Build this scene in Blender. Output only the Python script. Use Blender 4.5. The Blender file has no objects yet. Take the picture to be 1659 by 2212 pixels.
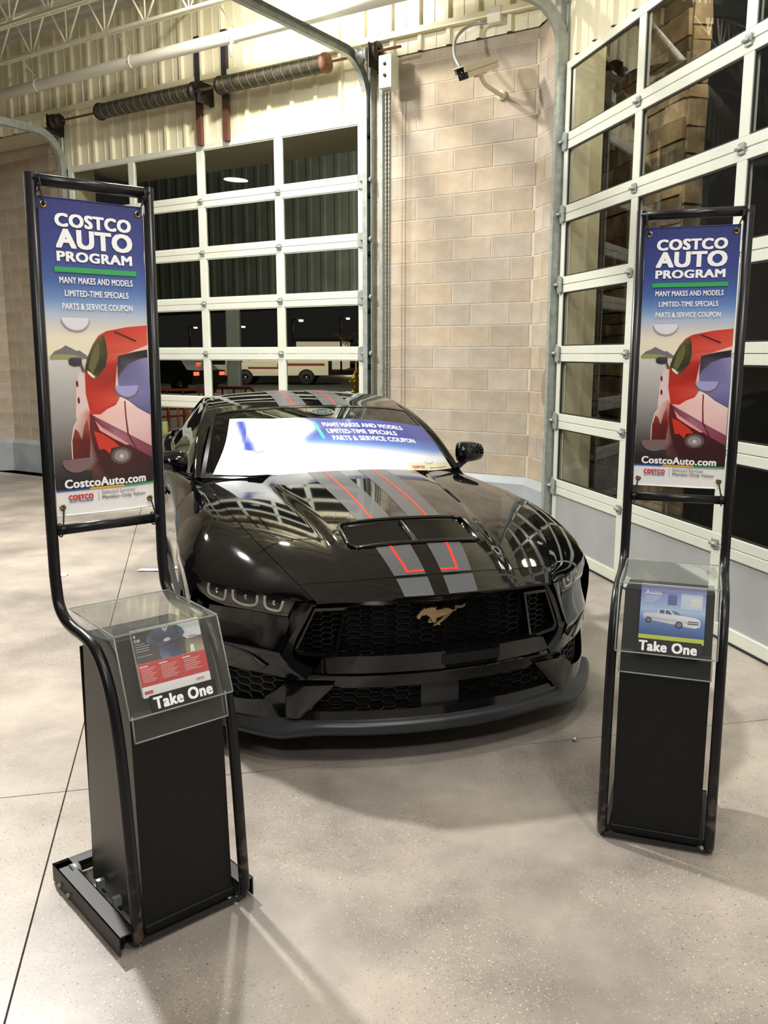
import bpy, bmesh, math, random
import numpy as np
from mathutils import Vector, Matrix, noise
random.seed(7)
SC = bpy.context.scene
COL = SC.collection
PI = math.pi

# ------------------------------------------------------------------ camera, world, light, exposure
cam_d = bpy.data.cameras.new('camera'); cam = bpy.data.objects.new('camera', cam_d); COL.objects.link(cam)
cam_d.sensor_fit = 'HORIZONTAL'; cam_d.sensor_width = 36.0
cam_d.lens = 1900.0 / 1659.0 * 36.0
cam_d.clip_start = .05; cam_d.clip_end = 400
cam.location = (0, 0, 1.70)
cam.rotation_euler = (math.radians(90 - 10.195), 0, 0)
SC.camera = cam

w = bpy.data.worlds.new('night'); SC.world = w; w.use_nodes = True
bgn = w.node_tree.nodes['Background']
bgn.inputs[0].default_value = (.52, .50, .46, 1); bgn.inputs[1].default_value = .025

SC.view_settings.view_transform = 'Standard'; SC.view_settings.look = 'None'
SC.view_settings.gamma = 1; SC.view_settings.use_curve_mapping = False
SC.view_settings.exposure = 0.0

# wall frames: back wall (normal nB, along tB), right wall (nR, tR); a point is t*T + D*N
aB = math.radians(-57.577); aR = math.radians(-12.719)
NB = np.array([math.cos(aB), -math.sin(aB), 0.]); TB = np.array([math.sin(aB), math.cos(aB), 0.])
NR = np.array([math.cos(aR), -math.sin(aR), 0.]); TR = np.array([math.sin(aR), math.cos(aR), 0.])
DB = 7.72; DR = 3.152; ZV = np.array([0, 0, 1.])
def PB(t, D, z): return TB * t + NB * D + ZV * z
def PR(t, D, z): return TR * t + NR * D + ZV * z

def area(name, loc, target, size, power, color, shape='DISK', size_y=None):
    l = bpy.data.lights.new(name, 'AREA'); l.shape = shape; l.size = size
    if size_y: l.size_y = size_y
    l.energy = power; l.color = color
    o = bpy.data.objects.new(name, l); COL.objects.link(o)
    o.location = loc
    d = Vector(target) - Vector(loc); o.rotation_euler = d.to_track_quat('-Z', 'Y').to_euler()
    return o
WARM = (1.0, .955, .88); NEUT = (1.0, .985, .965)
area('lamp_over_back_door', PB(5.5, 6.35, 5.35), PB(5.9, 7.5, 0), .30, 165, WARM)
area('lamp_over_floor', (-3.3, 6.5, 5.3), (-2.4, 4.6, 0), .30, 560, NEUT)
area('lamp_over_left', (-4.9, 9.2, 4.2), (-5.0, 9.4, 0), .35, 60, WARM)
area('lamp_over_car', (.75, 3.0, 5.3), (.4, 3.4, 0), .7, 52, NEUT)
area('fill_over_front', (-.9, .2, 5.3), (-.6, 1.8, 0), .8, 42, NEUT)  # unseen overhead lamp added as fill
area('lamp_over_right_door', (1.5, .6, 5.3), (1.7, 3.2, 0), .45, 85, NEUT)
area('fill_behind', (-.2, -3.0, 5.2), (-.3, 3.0, .8), .6, 120, NEUT)  # unseen lamp added as fill on the fronts of the stands

# ------------------------------------------------------------------ materials
def _m(name):
    m = bpy.data.materials.new(name); m.use_nodes = True
    nt = m.node_tree; b = nt.nodes['Principled BSDF']; return m, nt, b
def srgb(r, g, b):
    f = lambda c: (c / 255 / 12.92) if c / 255 <= .04045 else ((c / 255 + .055) / 1.055) ** 2.4
    return (f(r), f(g), f(b), 1)
def mat(name, c, rough=.5, metal=0., coat=0., spec=.5, emit=None, es=0.):
    m, nt, b = _m(name)
    b.inputs['Base Color'].default_value = (*c[:3], 1); b.inputs['Roughness'].default_value = rough
    b.inputs['Metallic'].default_value = metal; b.inputs['Coat Weight'].default_value = coat
    b.inputs['Coat Roughness'].default_value = .03
    b.inputs['Specular IOR Level'].default_value = spec
    if emit: b.inputs['Emission Color'].default_value = (*emit[:3], 1); b.inputs['Emission Strength'].default_value = es
    return m
def noisy(name, c1, c2, scale=8, rough=.6, metal=0., bump=0., bscale=60, obj_random=0., spec=.5, r2=None, detail=6):
    m, nt, b = _m(name); N = nt.nodes.new; L = nt.links.new
    tc = N('ShaderNodeTexCoord'); nz = N('ShaderNodeTexNoise'); nz.inputs['Scale'].default_value = scale; nz.inputs['Detail'].default_value = detail
    L(tc.outputs['Object'], nz.inputs['Vector'])
    rp = N('ShaderNodeValToRGB'); rp.color_ramp.elements[0].color = (*c1[:3], 1); rp.color_ramp.elements[1].color = (*c2[:3], 1)
    rp.color_ramp.elements[0].position = .3; rp.color_ramp.elements[1].position = .7
    L(nz.outputs['Fac'], rp.inputs[0]); out = rp.outputs[0]
    if obj_random:
        oi = N('ShaderNodeObjectInfo'); hs = N('ShaderNodeHueSaturation'); mr = N('ShaderNodeMapRange')
        mr.inputs['To Min'].default_value = 1 - obj_random; mr.inputs['To Max'].default_value = 1 + obj_random
        L(oi.outputs['Random'], mr.inputs['Value']); L(mr.outputs[0], hs.inputs['Value'])
        mr2 = N('ShaderNodeMapRange'); mr2.inputs['To Min'].default_value = .85; mr2.inputs['To Max'].default_value = 1.2
        mu = N('ShaderNodeMath'); mu.operation = 'FRACT'; mm = N('ShaderNodeMath'); mm.operation = 'MULTIPLY'; mm.inputs[1].default_value = 7.13
        L(oi.outputs['Random'], mm.inputs[0]); L(mm.outputs[0], mu.inputs[0]); L(mu.outputs[0], mr2.inputs['Value']); L(mr2.outputs[0], hs.inputs['Saturation'])
        L(out, hs.inputs['Color']); out = hs.outputs[0]
    L(out, b.inputs['Base Color'])
    b.inputs['Roughness'].default_value = rough; b.inputs['Metallic'].default_value = metal; b.inputs['Specular IOR Level'].default_value = spec
    if r2:
        mr3 = N('ShaderNodeMapRange'); mr3.inputs['To Min'].default_value = rough; mr3.inputs['To Max'].default_value = r2
        L(nz.outputs['Fac'], mr3.inputs['Value']); L(mr3.outputs[0], b.inputs['Roughness'])
    if bump:
        n2 = N('ShaderNodeTexNoise'); n2.inputs['Scale'].default_value = bscale; n2.inputs['Detail'].default_value = 4
        L(tc.outputs['Object'], n2.inputs['Vector']); bp = N('ShaderNodeBump'); bp.inputs['Strength'].default_value = bump; bp.inputs['Distance'].default_value = .01
        L(n2.outputs['Fac'], bp.inputs['Height']); L(bp.outputs[0], b.inputs['Normal'])
    return m
def mat_worn():
    m, nt, b = _m('black_tube_worn_near_floor'); N = nt.nodes.new; L = nt.links.new
    tc = N('ShaderNodeTexCoord'); sx = N('ShaderNodeSeparateXYZ'); L(tc.outputs['Object'], sx.inputs[0])
    mr = N('ShaderNodeMapRange'); mr.inputs['From Min'].default_value = .34; mr.inputs['From Max'].default_value = .10; L(sx.outputs[2], mr.inputs[0])
    nz = N('ShaderNodeTexNoise'); nz.inputs['Scale'].default_value = 30; nz.inputs['Detail'].default_value = 9; L(tc.outputs['Object'], nz.inputs['Vector'])
    rp = N('ShaderNodeValToRGB'); rp.color_ramp.elements[0].position = .50; rp.color_ramp.elements[1].position = .62; L(nz.outputs[0], rp.inputs[0])
    mu = N('ShaderNodeMath'); mu.operation = 'MULTIPLY'; L(mr.outputs[0], mu.inputs[0]); L(rp.outputs[0], mu.inputs[1])
    x = N('ShaderNodeMix'); x.data_type = 'RGBA'; L(mu.outputs[0], x.inputs[0]); x.inputs[6].default_value = (.009, .009, .010, 1); x.inputs[7].default_value = (.085, .06, .048, 1)
    L(x.outputs[2], b.inputs['Base Color']); b.inputs['Roughness'].default_value = .30; b.inputs['Specular IOR Level'].default_value = .35
    return m
def glass(name, tint, ior=1.5, haze=0., hazecol=(.6, .62, .6), rough=0.):
    m = bpy.data.materials.new(name); m.use_nodes = True; nt = m.node_tree; nt.nodes.clear(); N = nt.nodes.new; L = nt.links.new
    o = N('ShaderNodeOutputMaterial'); t = N('ShaderNodeBsdfTransparent'); t.inputs[0].default_value = (*tint, 1)
    g = N('ShaderNodeBsdfGlossy'); g.inputs['Roughness'].default_value = rough; g.inputs[0].default_value = (1, 1, 1, 1)
    lw = N('ShaderNodeLayerWeight'); lw.inputs[0].default_value = .5; pw = N('ShaderNodeMath'); pw.operation = 'POWER'; pw.inputs[1].default_value = 5; L(lw.outputs['Facing'], pw.inputs[0])
    fr = N('ShaderNodeMath'); fr.operation = 'MULTIPLY_ADD'; f0 = ((ior - 1) / (ior + 1)) ** 2; fr.inputs[1].default_value = 1 - f0; fr.inputs[2].default_value = f0; fr.use_clamp = True; L(pw.outputs[0], fr.inputs[0]); mx = N('ShaderNodeMixShader')
    L(fr.outputs[0], mx.inputs[0]); base = t.outputs[0]
    if haze:
        d = N('ShaderNodeBsdfDiffuse'); d.inputs[0].default_value = (*hazecol, 1); m2 = N('ShaderNodeMixShader'); m2.inputs[0].default_value = haze
        L(base, m2.inputs[1]); L(d.outputs[0], m2.inputs[2]); base = m2.outputs[0]
    L(base, mx.inputs[1]); L(g.outputs[0], mx.inputs[2]); L(mx.outputs[0], o.inputs[0])
    return m
def emitter(name, c, s):
    return mat(name, (0, 0, 0), .5, emit=c, es=s)

M = {}
M['block'] = noisy('split_concrete_block', srgb(166, 153, 135), srgb(189, 177, 158), 5, .85, bump=.25, bscale=90, obj_random=.09, spec=.25)
M['mortar'] = noisy('mortar', srgb(196, 188, 172), srgb(212, 204, 188), 9, .9, bump=.2, spec=.2)
M['base_paint'] = noisy('grey_painted_block', srgb(150, 158, 162), srgb(172, 178, 180), 4, .55, bump=.1)
M['metal_wall'] = noisy('cream_wall_metal', srgb(222, 214, 180), srgb(232, 226, 196), 2, .38, spec=.5)
M['deck'] = noisy('painted_deck', srgb(204, 201, 190), srgb(214, 211, 200), 2, .6)
M['joist'] = mat('white_joist_paint', srgb(226, 222, 200), .45)
M['pipe'] = mat('white_pipe_paint', srgb(226, 222, 206), .3)
M['soffit'] = mat('soffit_paint', srgb(206, 196, 168), .8)
M['alu'] = noisy('brushed_white_aluminium', srgb(218, 221, 206), srgb(226, 229, 214), 3, .32, .15, spec=.6)
M['alu_panel'] = noisy('aluminium_panel', srgb(162, 165, 164), srgb(174, 177, 176), 3, .38, .15)
M['galv'] = noisy('galvanised_steel', srgb(146, 153, 146), srgb(176, 182, 174), 18, .42, .35)
M['dark_steel'] = noisy('dark_steel', srgb(38, 36, 34), srgb(62, 56, 48), 30, .5, .5)
M['spring'] = noisy('old_spring_steel', srgb(62, 58, 48), srgb(88, 82, 66), 20, .55, .35)
M['spring_line'] = mat('faded_paint_line', srgb(150, 140, 112), .6)
M['rust'] = noisy('rusty_steel', srgb(110, 78, 58), srgb(140, 104, 82), 30, .7, .3)
M['seal'] = mat('rubber_seal', (.012, .012, .012), .7)
M['post_brown'] = mat('brown_post_paint', srgb(96, 62, 50), .5)
M['post_dark'] = mat('dark_post_paint', srgb(50, 46, 52), .5)
M['glass'] = glass('window_glass', (.84, .86, .80), 1.36)
M['black_paint'] = mat('black_car_paint', (.0025, .0026, .003), .05, coat=.25, spec=.5)
M['gloss_black'] = mat('gloss_black_plastic', (.004, .004, .004), .12, coat=.2)
M['satin_black'] = mat('satin_black_plastic', (.018, .019, .021), .42)
M['matte_black'] = mat('matte_black', (.008, .008, .008), .75, spec=.25)
M['lip'] = mat('satin_grey_lip', (.022, .024, .027), .36)
M['stripe'] = mat('grey_stripe_vinyl', (.075, .078, .085), .36, coat=.15)
M['red'] = mat('red_pinstripe', (.75, .03, .015), .35)
M['ws_glass'] = glass('windscreen_glass', (.30, .36, .33), 1.5)
M['side_glass'] = glass('side_glass', (.10, .13, .12), 1.55)
M['lens'] = glass('headlight_lens', (.75, .75, .75), 1.5)
M['hl_in'] = mat('headlight_inner', srgb(104, 98, 92), .5, .0)
M['mesh'] = mat('black_grille_plastic', (.0035, .0035, .0035), .28, spec=.35)
M['hl_dark'] = mat('headlight_dark', srgb(40, 38, 38), .3)
M['led'] = mat('unlit_light_strip', srgb(225, 220, 205), .3)
M['chrome'] = mat('chrome', (.75, .75, .75), .08, 1.)
M['pony'] = mat('bronze_emblem', srgb(176, 152, 118), .28, .85)
M['tire'] = noisy('tyre_rubber', (.012, .012, .012), (.022, .022, .022), 20, .75, bump=.1)
M['rim'] = mat('dark_alloy', (.02, .02, .022), .25, .8)
M['interior'] = mat('dark_interior', (.02, .02, .02), .7)
M['tail_red'] = mat('tail_lamp_red', (.25, .005, .005), .15, coat=.5)
M['tube'] = mat('black_powder_coat_tube', (.009, .009, .010), .30, spec=.35)
M['tube_worn'] = mat_worn()
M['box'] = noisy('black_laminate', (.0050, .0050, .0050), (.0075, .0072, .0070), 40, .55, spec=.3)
M['box_side_sheen'] = noisy('black_laminate_side_sheen', (.022, .021, .019), (.028, .026, .024), 40, .36, spec=.9)  # same laminate, base colour lifted to paint in the sheen on the sides
M['acrylic'] = glass('clear_acrylic', (.93, .94, .93), 1.49, haze=.05, hazecol=(.5, .52, .5), rough=.03)
M['acr_edge'] = glass('acrylic_edge', (.55, .62, .56), 1.49, haze=.45, hazecol=(.62, .68, .62))
M['sticker'] = mat('black_sticker', (.02, .018, .016), .35)
M['white'] = mat('white_print', srgb(245, 245, 245), .4)
M['hem_blue'] = mat('blue_hem', srgb(52, 58, 118), .4)
M['brass'] = mat('brass', srgb(190, 160, 90), .25, 1.)
M['cord'] = mat('bungee_cord', (.02, .02, .02), .6)
M['paper'] = mat('white_paper', srgb(240, 240, 236), .7)
M['foil'] = mat('foil', (.8, .8, .8), .2, 1.)
M['cam_body'] = mat('camera_housing_paint', srgb(214, 204, 176), .4)
M['plate'] = mat('grey_cover_plate', srgb(150, 134, 116), .6)
M['asphalt'] = noisy('asphalt', (.02, .02, .018), (.04, .038, .034), 30, .8, bump=.2)
M['orange'] = mat('orange_paint', srgb(216, 100, 46), .45)
M['hydrant'] = mat('yellow_hydrant_paint', srgb(200, 160, 50), .5)
M['white_car'] = mat('white_car_paint', srgb(210, 206, 182), .3, coat=.5)
M['dark_car'] = mat('dark_car_paint', (.012, .012, .012), .3, coat=.5)
M['night_glass'] = mat('dark_vehicle_glass', (.01, .01, .01), .08)
M['brake'] = emitter('brake_lamp', (1, .03, .015), 10.)
M['street_lamp'] = emitter('street_lamp_lens', (1, .92, .8), 14.)
M['shop_glow'] = emitter('glowing_shop_wall', (1, .86, .6), .45)  # wall glows by itself in place of floodlighting
M['bark'] = mat('bark', srgb(90, 70, 46), .8)
M['stripe_red'] = mat('vehicle_red_stripe', srgb(150, 50, 44), .4)
M['canopy'] = noisy('canopy_panel', srgb(120, 126, 112), srgb(140, 146, 130), 2, .6)
M['stone'] = noisy('ledge_stone', srgb(96, 84, 68), srgb(150, 130, 104), 6, .85, bump=.6, bscale=25, obj_random=.45, spec=.2)
M['yellow_soft'] = mat('pale_yellow_plastic', srgb(206, 214, 140), .6)

def vcol_mat(name, rough, coat=0.):
    m, nt, b = _m(name); a = nt.nodes.new('ShaderNodeVertexColor'); a.layer_name = 'Col'
    nt.links.new(a.outputs[0], b.inputs['Base Color']); b.inputs['Roughness'].default_value = rough
    b.inputs['Coat Weight'].default_value = coat; b.inputs['Coat Roughness'].default_value = .12
    return m
M['print'] = vcol_mat('printed_vinyl', .35, .15)
M['print_gloss'] = vcol_mat('glossy_printed_vinyl', .28, .5)
M['print_paper'] = vcol_mat('printed_paper', .3, .4)

def floor_mat():
    m, nt, b = _m('ground_polished_concrete'); N = nt.nodes.new; L = nt.links.new
    tc = N('ShaderNodeTexCoord')
    def noise_(s, d=6, r=.5):
        n = N('ShaderNodeTexNoise'); n.inputs['Scale'].default_value = s; n.inputs['Detail'].default_value = d; n.inputs['Roughness'].default_value = r
        L(tc.outputs['Object'], n.inputs['Vector']); return n
    def ramp(src, stops):
        r = N('ShaderNodeValToRGB'); e = r.color_ramp.elements
        while len(e) < len(stops): e.new(.5)
        for k, (p, c) in enumerate(stops): e[k].position = p; e[k].color = (*c[:3], 1)
        L(src, r.inputs[0]); return r
    def mix(f, a, c, mode='MIX', fac=None):
        x = N('ShaderNodeMix'); x.data_type = 'RGBA'; x.blend_type = mode
        if f is not None: L(f, x.inputs[0])
        else: x.inputs[0].default_value = fac
        L(a, x.inputs[6]); L(c, x.inputs[7]); return x.outputs[2]
    big = noise_(.9, 5, .55)
    base = ramp(big.outputs[0], [(.38, srgb(136, 129, 121)), (.50, srgb(165, 156, 146)), (.64, srgb(190, 180, 166))])
    med = noise_(5, 8, .6); md = ramp(med.outputs[0], [(.3, (.80, .80, .80)), (.7, (1.08, 1.06, 1.03))])
    c = mix(None, base.outputs[0], md.outputs[0], 'MULTIPLY', .8)
    # exposed aggregate: small and larger chips
    mask = noise_(1.3, 4); mk = ramp(mask.outputs[0], [(.40, (.15, .15, .15)), (.54, (1, 1, 1))])
    for sc, lo, hi in ((150, .24, .34), (90, .18, .28), (44, .11, .17)):
        v = N('ShaderNodeTexVoronoi'); v.inputs['Scale'].default_value = sc; L(tc.outputs['Object'], v.inputs['Vector'])
        edge = ramp(v.outputs['Distance'], [(lo, (1, 1, 1)), (hi, (0, 0, 0))])
        sep = N('ShaderNodeSeparateColor'); L(v.outputs['Color'], sep.inputs[0])
        chip = ramp(sep.outputs[0], [(.0, srgb(44, 38, 34)), (.13, srgb(86, 72, 60)), (.20, srgb(130, 114, 98)), (.45, srgb(170, 152, 134)), (.80, srgb(198, 184, 164)), (.96, srgb(226, 218, 200))])
        pick = ramp(sep.outputs[1], [(.36, (0, 0, 0)), (.38, (1, 1, 1))])
        f1 = N('ShaderNodeMath'); f1.operation = 'MULTIPLY'; L(edge.outputs[0], f1.inputs[0]); L(pick.outputs[0], f1.inputs[1])
        f2 = N('ShaderNodeMath'); f2.operation = 'MULTIPLY'; L(f1.outputs[0], f2.inputs[0]); L(mk.outputs[0], f2.inputs[1])
        f3 = N('ShaderNodeMath'); f3.operation = 'MULTIPLY'; f3.inputs[1].default_value = .72; L(f2.outputs[0], f3.inputs[0]); f2 = f3
        c = mix(f2.outputs[0], c, chip.outputs[0])
    L(c, b.inputs['Base Color'])
    rr = noise_(2.2, 5); mr = N('ShaderNodeMapRange'); mr.inputs['To Min'].default_value = .26; mr.inputs['To Max'].default_value = .46
    L(rr.outputs[0], mr.inputs[0]); L(mr.outputs[0], b.inputs['Roughness']); b.inputs['Specular IOR Level'].default_value = .45
    bp = N('ShaderNodeBump'); bp.inputs['Strength'].default_value = .06; bp.inputs['Distance'].default_value = .01; L(med.outputs[0], bp.inputs['Height']); L(bp.outputs[0], b.inputs['Normal'])
    return m
M['floor'] = floor_mat()

# ------------------------------------------------------------------ mesh helpers
class MB:
    def __init__(s): s.v = []; s.f = []; s.sm = []; s.mi = []
    def add(s, vs, fs, smooth=False, mi=0):
        b = len(s.v); s.v += [tuple(float(c) for c in p) for p in vs]
        s.f += [tuple(i + b for i in f) for f in fs]; s.sm += [smooth] * len(fs); s.mi += [mi] * len(fs); return s
    def obox(s, c, ax, ay, az, mi=0, bev=0.):   # oriented box: centre and three half vectors
        c = np.array(c, float); ax, ay, az = [np.array(a, float) for a in (ax, ay, az)]
        if bev <= 0:
            vs = [c + i * ax + j * ay + k * az for k in (-1, 1) for j in (-1, 1) for i in (-1, 1)]
            return s.add(vs, [(0, 2, 3, 1), (4, 5, 7, 6), (0, 1, 5, 4), (2, 6, 7, 3), (0, 4, 6, 2), (1, 3, 7, 5)], mi=mi)
        bm = bmesh.new(); bmesh.ops.create_cube(bm, size=2)
        lx, ly, lz = [np.linalg.norm(a) for a in (ax, ay, az)]
        for q in bm.verts: q.co = Vector((q.co.x * lx, q.co.y * ly, q.co.z * lz))
        bmesh.ops.bevel(bm, geom=bm.edges[:], offset=min(bev, .45 * min(lx, ly, lz) * 2), segments=2 if bev > .004 else 1, affect='EDGES', profile=.5)
        ux, uy, uz = ax / lx, ay / ly, az / lz
        bm.verts.ensure_lookup_table()
        vs = [c + ux * q.co.x + uy * q.co.y + uz * q.co.z for q in bm.verts]
        flip = np.dot(np.cross(ux, uy), uz) < 0
        fs = [tuple(q.index for q in (reversed(f.verts) if flip else f.verts)) for f in bm.faces]; bm.free()
        return s.add(vs, fs, mi=mi)
    def box(s, x0, x1, y0, y1, z0, z1, mi=0, bev=0.):
        return s.obox(((x0 + x1) / 2, (y0 + y1) / 2, (z0 + z1) / 2), ((x1 - x0) / 2, 0, 0), (0, (y1 - y0) / 2, 0), (0, 0, (z1 - z0) / 2), mi, bev)
    def tube(s, pts, r, n=12, caps=True, mi=0, closed=False):
        pts = [np.array(p, float) for p in pts]; m = len(pts); R = r if hasattr(r, '__len__') else [r] * m
        def tan(i):
            if closed: return pts[(i + 1) % m] - pts[(i - 1) % m]
            return pts[min(i + 1, m - 1)] - pts[max(i - 1, 0)]
        t = tan(0); t /= np.linalg.norm(t) + 1e-12
        u = np.cross(t, [0, 0, 1.]);
        if np.linalg.norm(u) < .1: u = np.cross(t, [1., 0, 0])
        u /= np.linalg.norm(u); vs = []
        for i in range(m):
            t = tan(i); t /= np.linalg.norm(t) + 1e-12
            u = u - t * np.dot(u, t); u /= np.linalg.norm(u) + 1e-12; w_ = np.cross(t, u)
            vs += [pts[i] + R[i] * (math.cos(2 * PI * k / n) * u + math.sin(2 * PI * k / n) * w_) for k in range(n)]
        fs = []
        for i in range(m if closed else m - 1):
            a = i * n; b = ((i + 1) % m) * n
            fs += [(a + k, a + (k + 1) % n, b + (k + 1) % n, b + k) for k in range(n)]
        s.add(vs, fs, True, mi)
        if caps and not closed:
            b = len(s.v) - m * n
            s.f += [tuple(b + k for k in reversed(range(n))), tuple(b + (m - 1) * n + k for k in range(n))]; s.sm += [False] * 2; s.mi += [mi] * 2
        return s
    def lathe(s, prof, o, ax, n=24, mi=0, smooth=True):   # prof: (radius, height along ax)
        o = np.array(o, float); ax = np.array(ax, float); ax /= np.linalg.norm(ax)
        u = np.cross(ax, [0, 0, 1.]);
        if np.linalg.norm(u) < .1: u = np.cross(ax, [1., 0, 0])
        u /= np.linalg.norm(u); w_ = np.cross(ax, u)
        vs = [o + ax * h + max(r, 1e-5) * (math.cos(2 * PI * k / n) * u + math.sin(2 * PI * k / n) * w_) for r, h in prof for k in range(n)]
        fs = [(i * n + k, i * n + (k + 1) % n, (i + 1) * n + (k + 1) % n, (i + 1) * n + k) for i in range(len(prof) - 1) for k in range(n)]
        return s.add(vs, fs, smooth, mi)
    def prism(s, poly, fn, depth, mi=0):   # poly: 2d points; fn(a,b,d) -> 3d ; triangulated caps
        n = len(poly); vs = [fn(a, b, 0) for a, b in poly] + [fn(a, b, depth) for a, b in poly]
        tri = tess(poly); fs = [tuple(t) for t in tri] + [tuple(n + i for i in reversed(t)) for t in tri]
        fs += [(i, n + i, n + (i + 1) % n, (i + 1) % n) for i in range(n)]
        return s.add(vs, fs, mi=mi)
    def grid(s, P, smooth=True, mi=0, flip=False, skip=None):
        P = np.array(P); a, b = P.shape[:2]; fs = []
        for i in range(a - 1):
            for j in range(b - 1):
                if skip and skip(i, j): continue
                q = (i * b + j, i * b + j + 1, (i + 1) * b + j + 1, (i + 1) * b + j)
                fs.append(tuple(reversed(q)) if flip else q)
        return s.add(P.reshape(-1, 3), fs, smooth, mi)
    def build(s, name, mats, parent=None, recalc=False, loc=None, rot=0.):
        me = bpy.data.meshes.new(name); me.from_pydata(s.v, [], s.f); me.polygons.foreach_set('use_smooth', s.sm)
        if not isinstance(mats, (list, tuple)): mats = [mats]
        for m in mats: me.materials.append(m)
        me.polygons.foreach_set('material_index', s.mi)
        if recalc:
            bm = bmesh.new(); bm.from_mesh(me); bmesh.ops.recalc_face_normals(bm, faces=bm.faces); bm.to_mesh(me); bm.free()
        me.update()
        o = bpy.data.objects.new(name, me); COL.objects.link(o)
        if parent: o.parent = parent
        if loc is not None: o.location = loc; o.rotation_euler = (0, 0, rot)
        return o
def tess(poly):
    from mathutils.geometry import tessellate_polygon
    t = tessellate_polygon([[Vector((a, b, 0)) for a, b in poly]])
    ar = sum(poly[i][0] * poly[(i + 1) % len(poly)][1] - poly[(i + 1) % len(poly)][0] * poly[i][1] for i in range(len(poly)))
    out = []
    for a, b, c in t:
        A, B, C_ = poly[a], poly[b], poly[c]
        s = (B[0] - A[0]) * (C_[1] - A[1]) - (B[1] - A[1]) * (C_[0] - A[0])
        out.append((a, b, c) if s > 0 else (a, c, b))
    return out
def tag(o, label=None, cat=None, group=None, kind=None):
    if label: o['label'] = label
    if cat: o['category'] = cat
    if group: o['group'] = group
    if kind: o['kind'] = kind
    return o
def empty(name, loc=(0, 0, 0), rz=0., label=None, cat=None, group=None, kind=None):
    o = bpy.data.objects.new(name, None); COL.objects.link(o); o.location = loc; o.rotation_euler = (0, 0, rz); o.empty_display_size = .1
    return tag(o, label, cat, group, kind)
def cmr(P, n):   # Catmull-Rom through the points along axis 0, n pieces a span
    P = np.array(P, float); out = []
    for i in range(len(P) - 1):
        p0 = P[i - 1] if i > 0 else 2 * P[0] - P[1]; p1 = P[i]; p2 = P[i + 1]; p3 = P[i + 2] if i + 2 < len(P) else 2 * P[-1] - P[-2]
        for k in range(n):
            t = k / n; out.append(.5 * (2 * p1 + (p2 - p0) * t + (2 * p0 - 5 * p1 + 4 * p2 - p3) * t * t + (3 * p1 - p0 - 3 * p2 + p3) * t ** 3))
    out.append(P[-1]); return np.array(out)
def cubic(xs, ys):
    """natural-ish cubic Hermite interpolant (finite-difference tangents)"""
    xs = np.array(xs, float); ys = np.array(ys, float); m = np.gradient(ys, xs)
    def f(x):
        x = min(max(x, xs[0]), xs[-1]); i = min(int(np.searchsorted(xs, x, side='right')) - 1, len(xs) - 2); h = xs[i + 1] - xs[i]; t = (x - xs[i]) / h
        return ((2 * t ** 3 - 3 * t * t + 1) * ys[i] + (t ** 3 - 2 * t * t + t) * h * m[i] + (-2 * t ** 3 + 3 * t * t) * ys[i + 1] + (t ** 3 - t * t) * h * m[i + 1])
    return f
def gridn(P):
    du = np.gradient(P, axis=0); dv = np.gradient(P, axis=1); n = np.cross(du, dv); return n / (np.linalg.norm(n, axis=2, keepdims=True) + 1e-12)
_txt = {}
def text_geo(s, bold=0.):
    """flat text outline as (verts 2d scaled to the unit box, faces, aspect); bold thickens the strokes"""
    k = (s, bold)
    if k in _txt: return _txt[k]
    c = bpy.data.curves.new('t', 'FONT'); c.body = s; c.size = 1; c.resolution_u = 3; c.fill_mode = 'FRONT'; c.space_character = 1 + bold * 1.6
    o = bpy.data.objects.new('t', c); COL.objects.link(o); bpy.context.view_layer.update()
    dg = bpy.context.evaluated_depsgraph_get(); me = bpy.data.meshes.new_from_object(o.evaluated_get(dg))
    v0 = np.array([v.co[:2] for v in me.vertices]); f0 = [tuple(p.vertices) for p in me.polygons]
    bpy.data.objects.remove(o); bpy.data.curves.remove(c); bpy.data.meshes.remove(me)
    vs = []; fs = []
    sh = [(i * bold * .45, j * bold * .5) for i in (-2, -1, 0, 1, 2) for j in (-1, 1)] if bold else [(0, 0)]
    for q, q2 in sh:
        b = len(vs); vs += [(x + q, y + q2) for x, y in v0]; fs += [tuple(i + b for i in f) for f in f0]
    nv = len(v0); vs = np.array(vs); lo, hi = vs.min(0), vs.max(0); asp = (hi - lo)[0] / (hi - lo)[1]
    vs = np.column_stack([(vs - lo) / (hi - lo), np.repeat(np.arange(len(sh)) * 3e-5, nv)])   # copies stacked a hair apart
    _txt[k] = (vs, fs, asp); return _txt[k]
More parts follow.
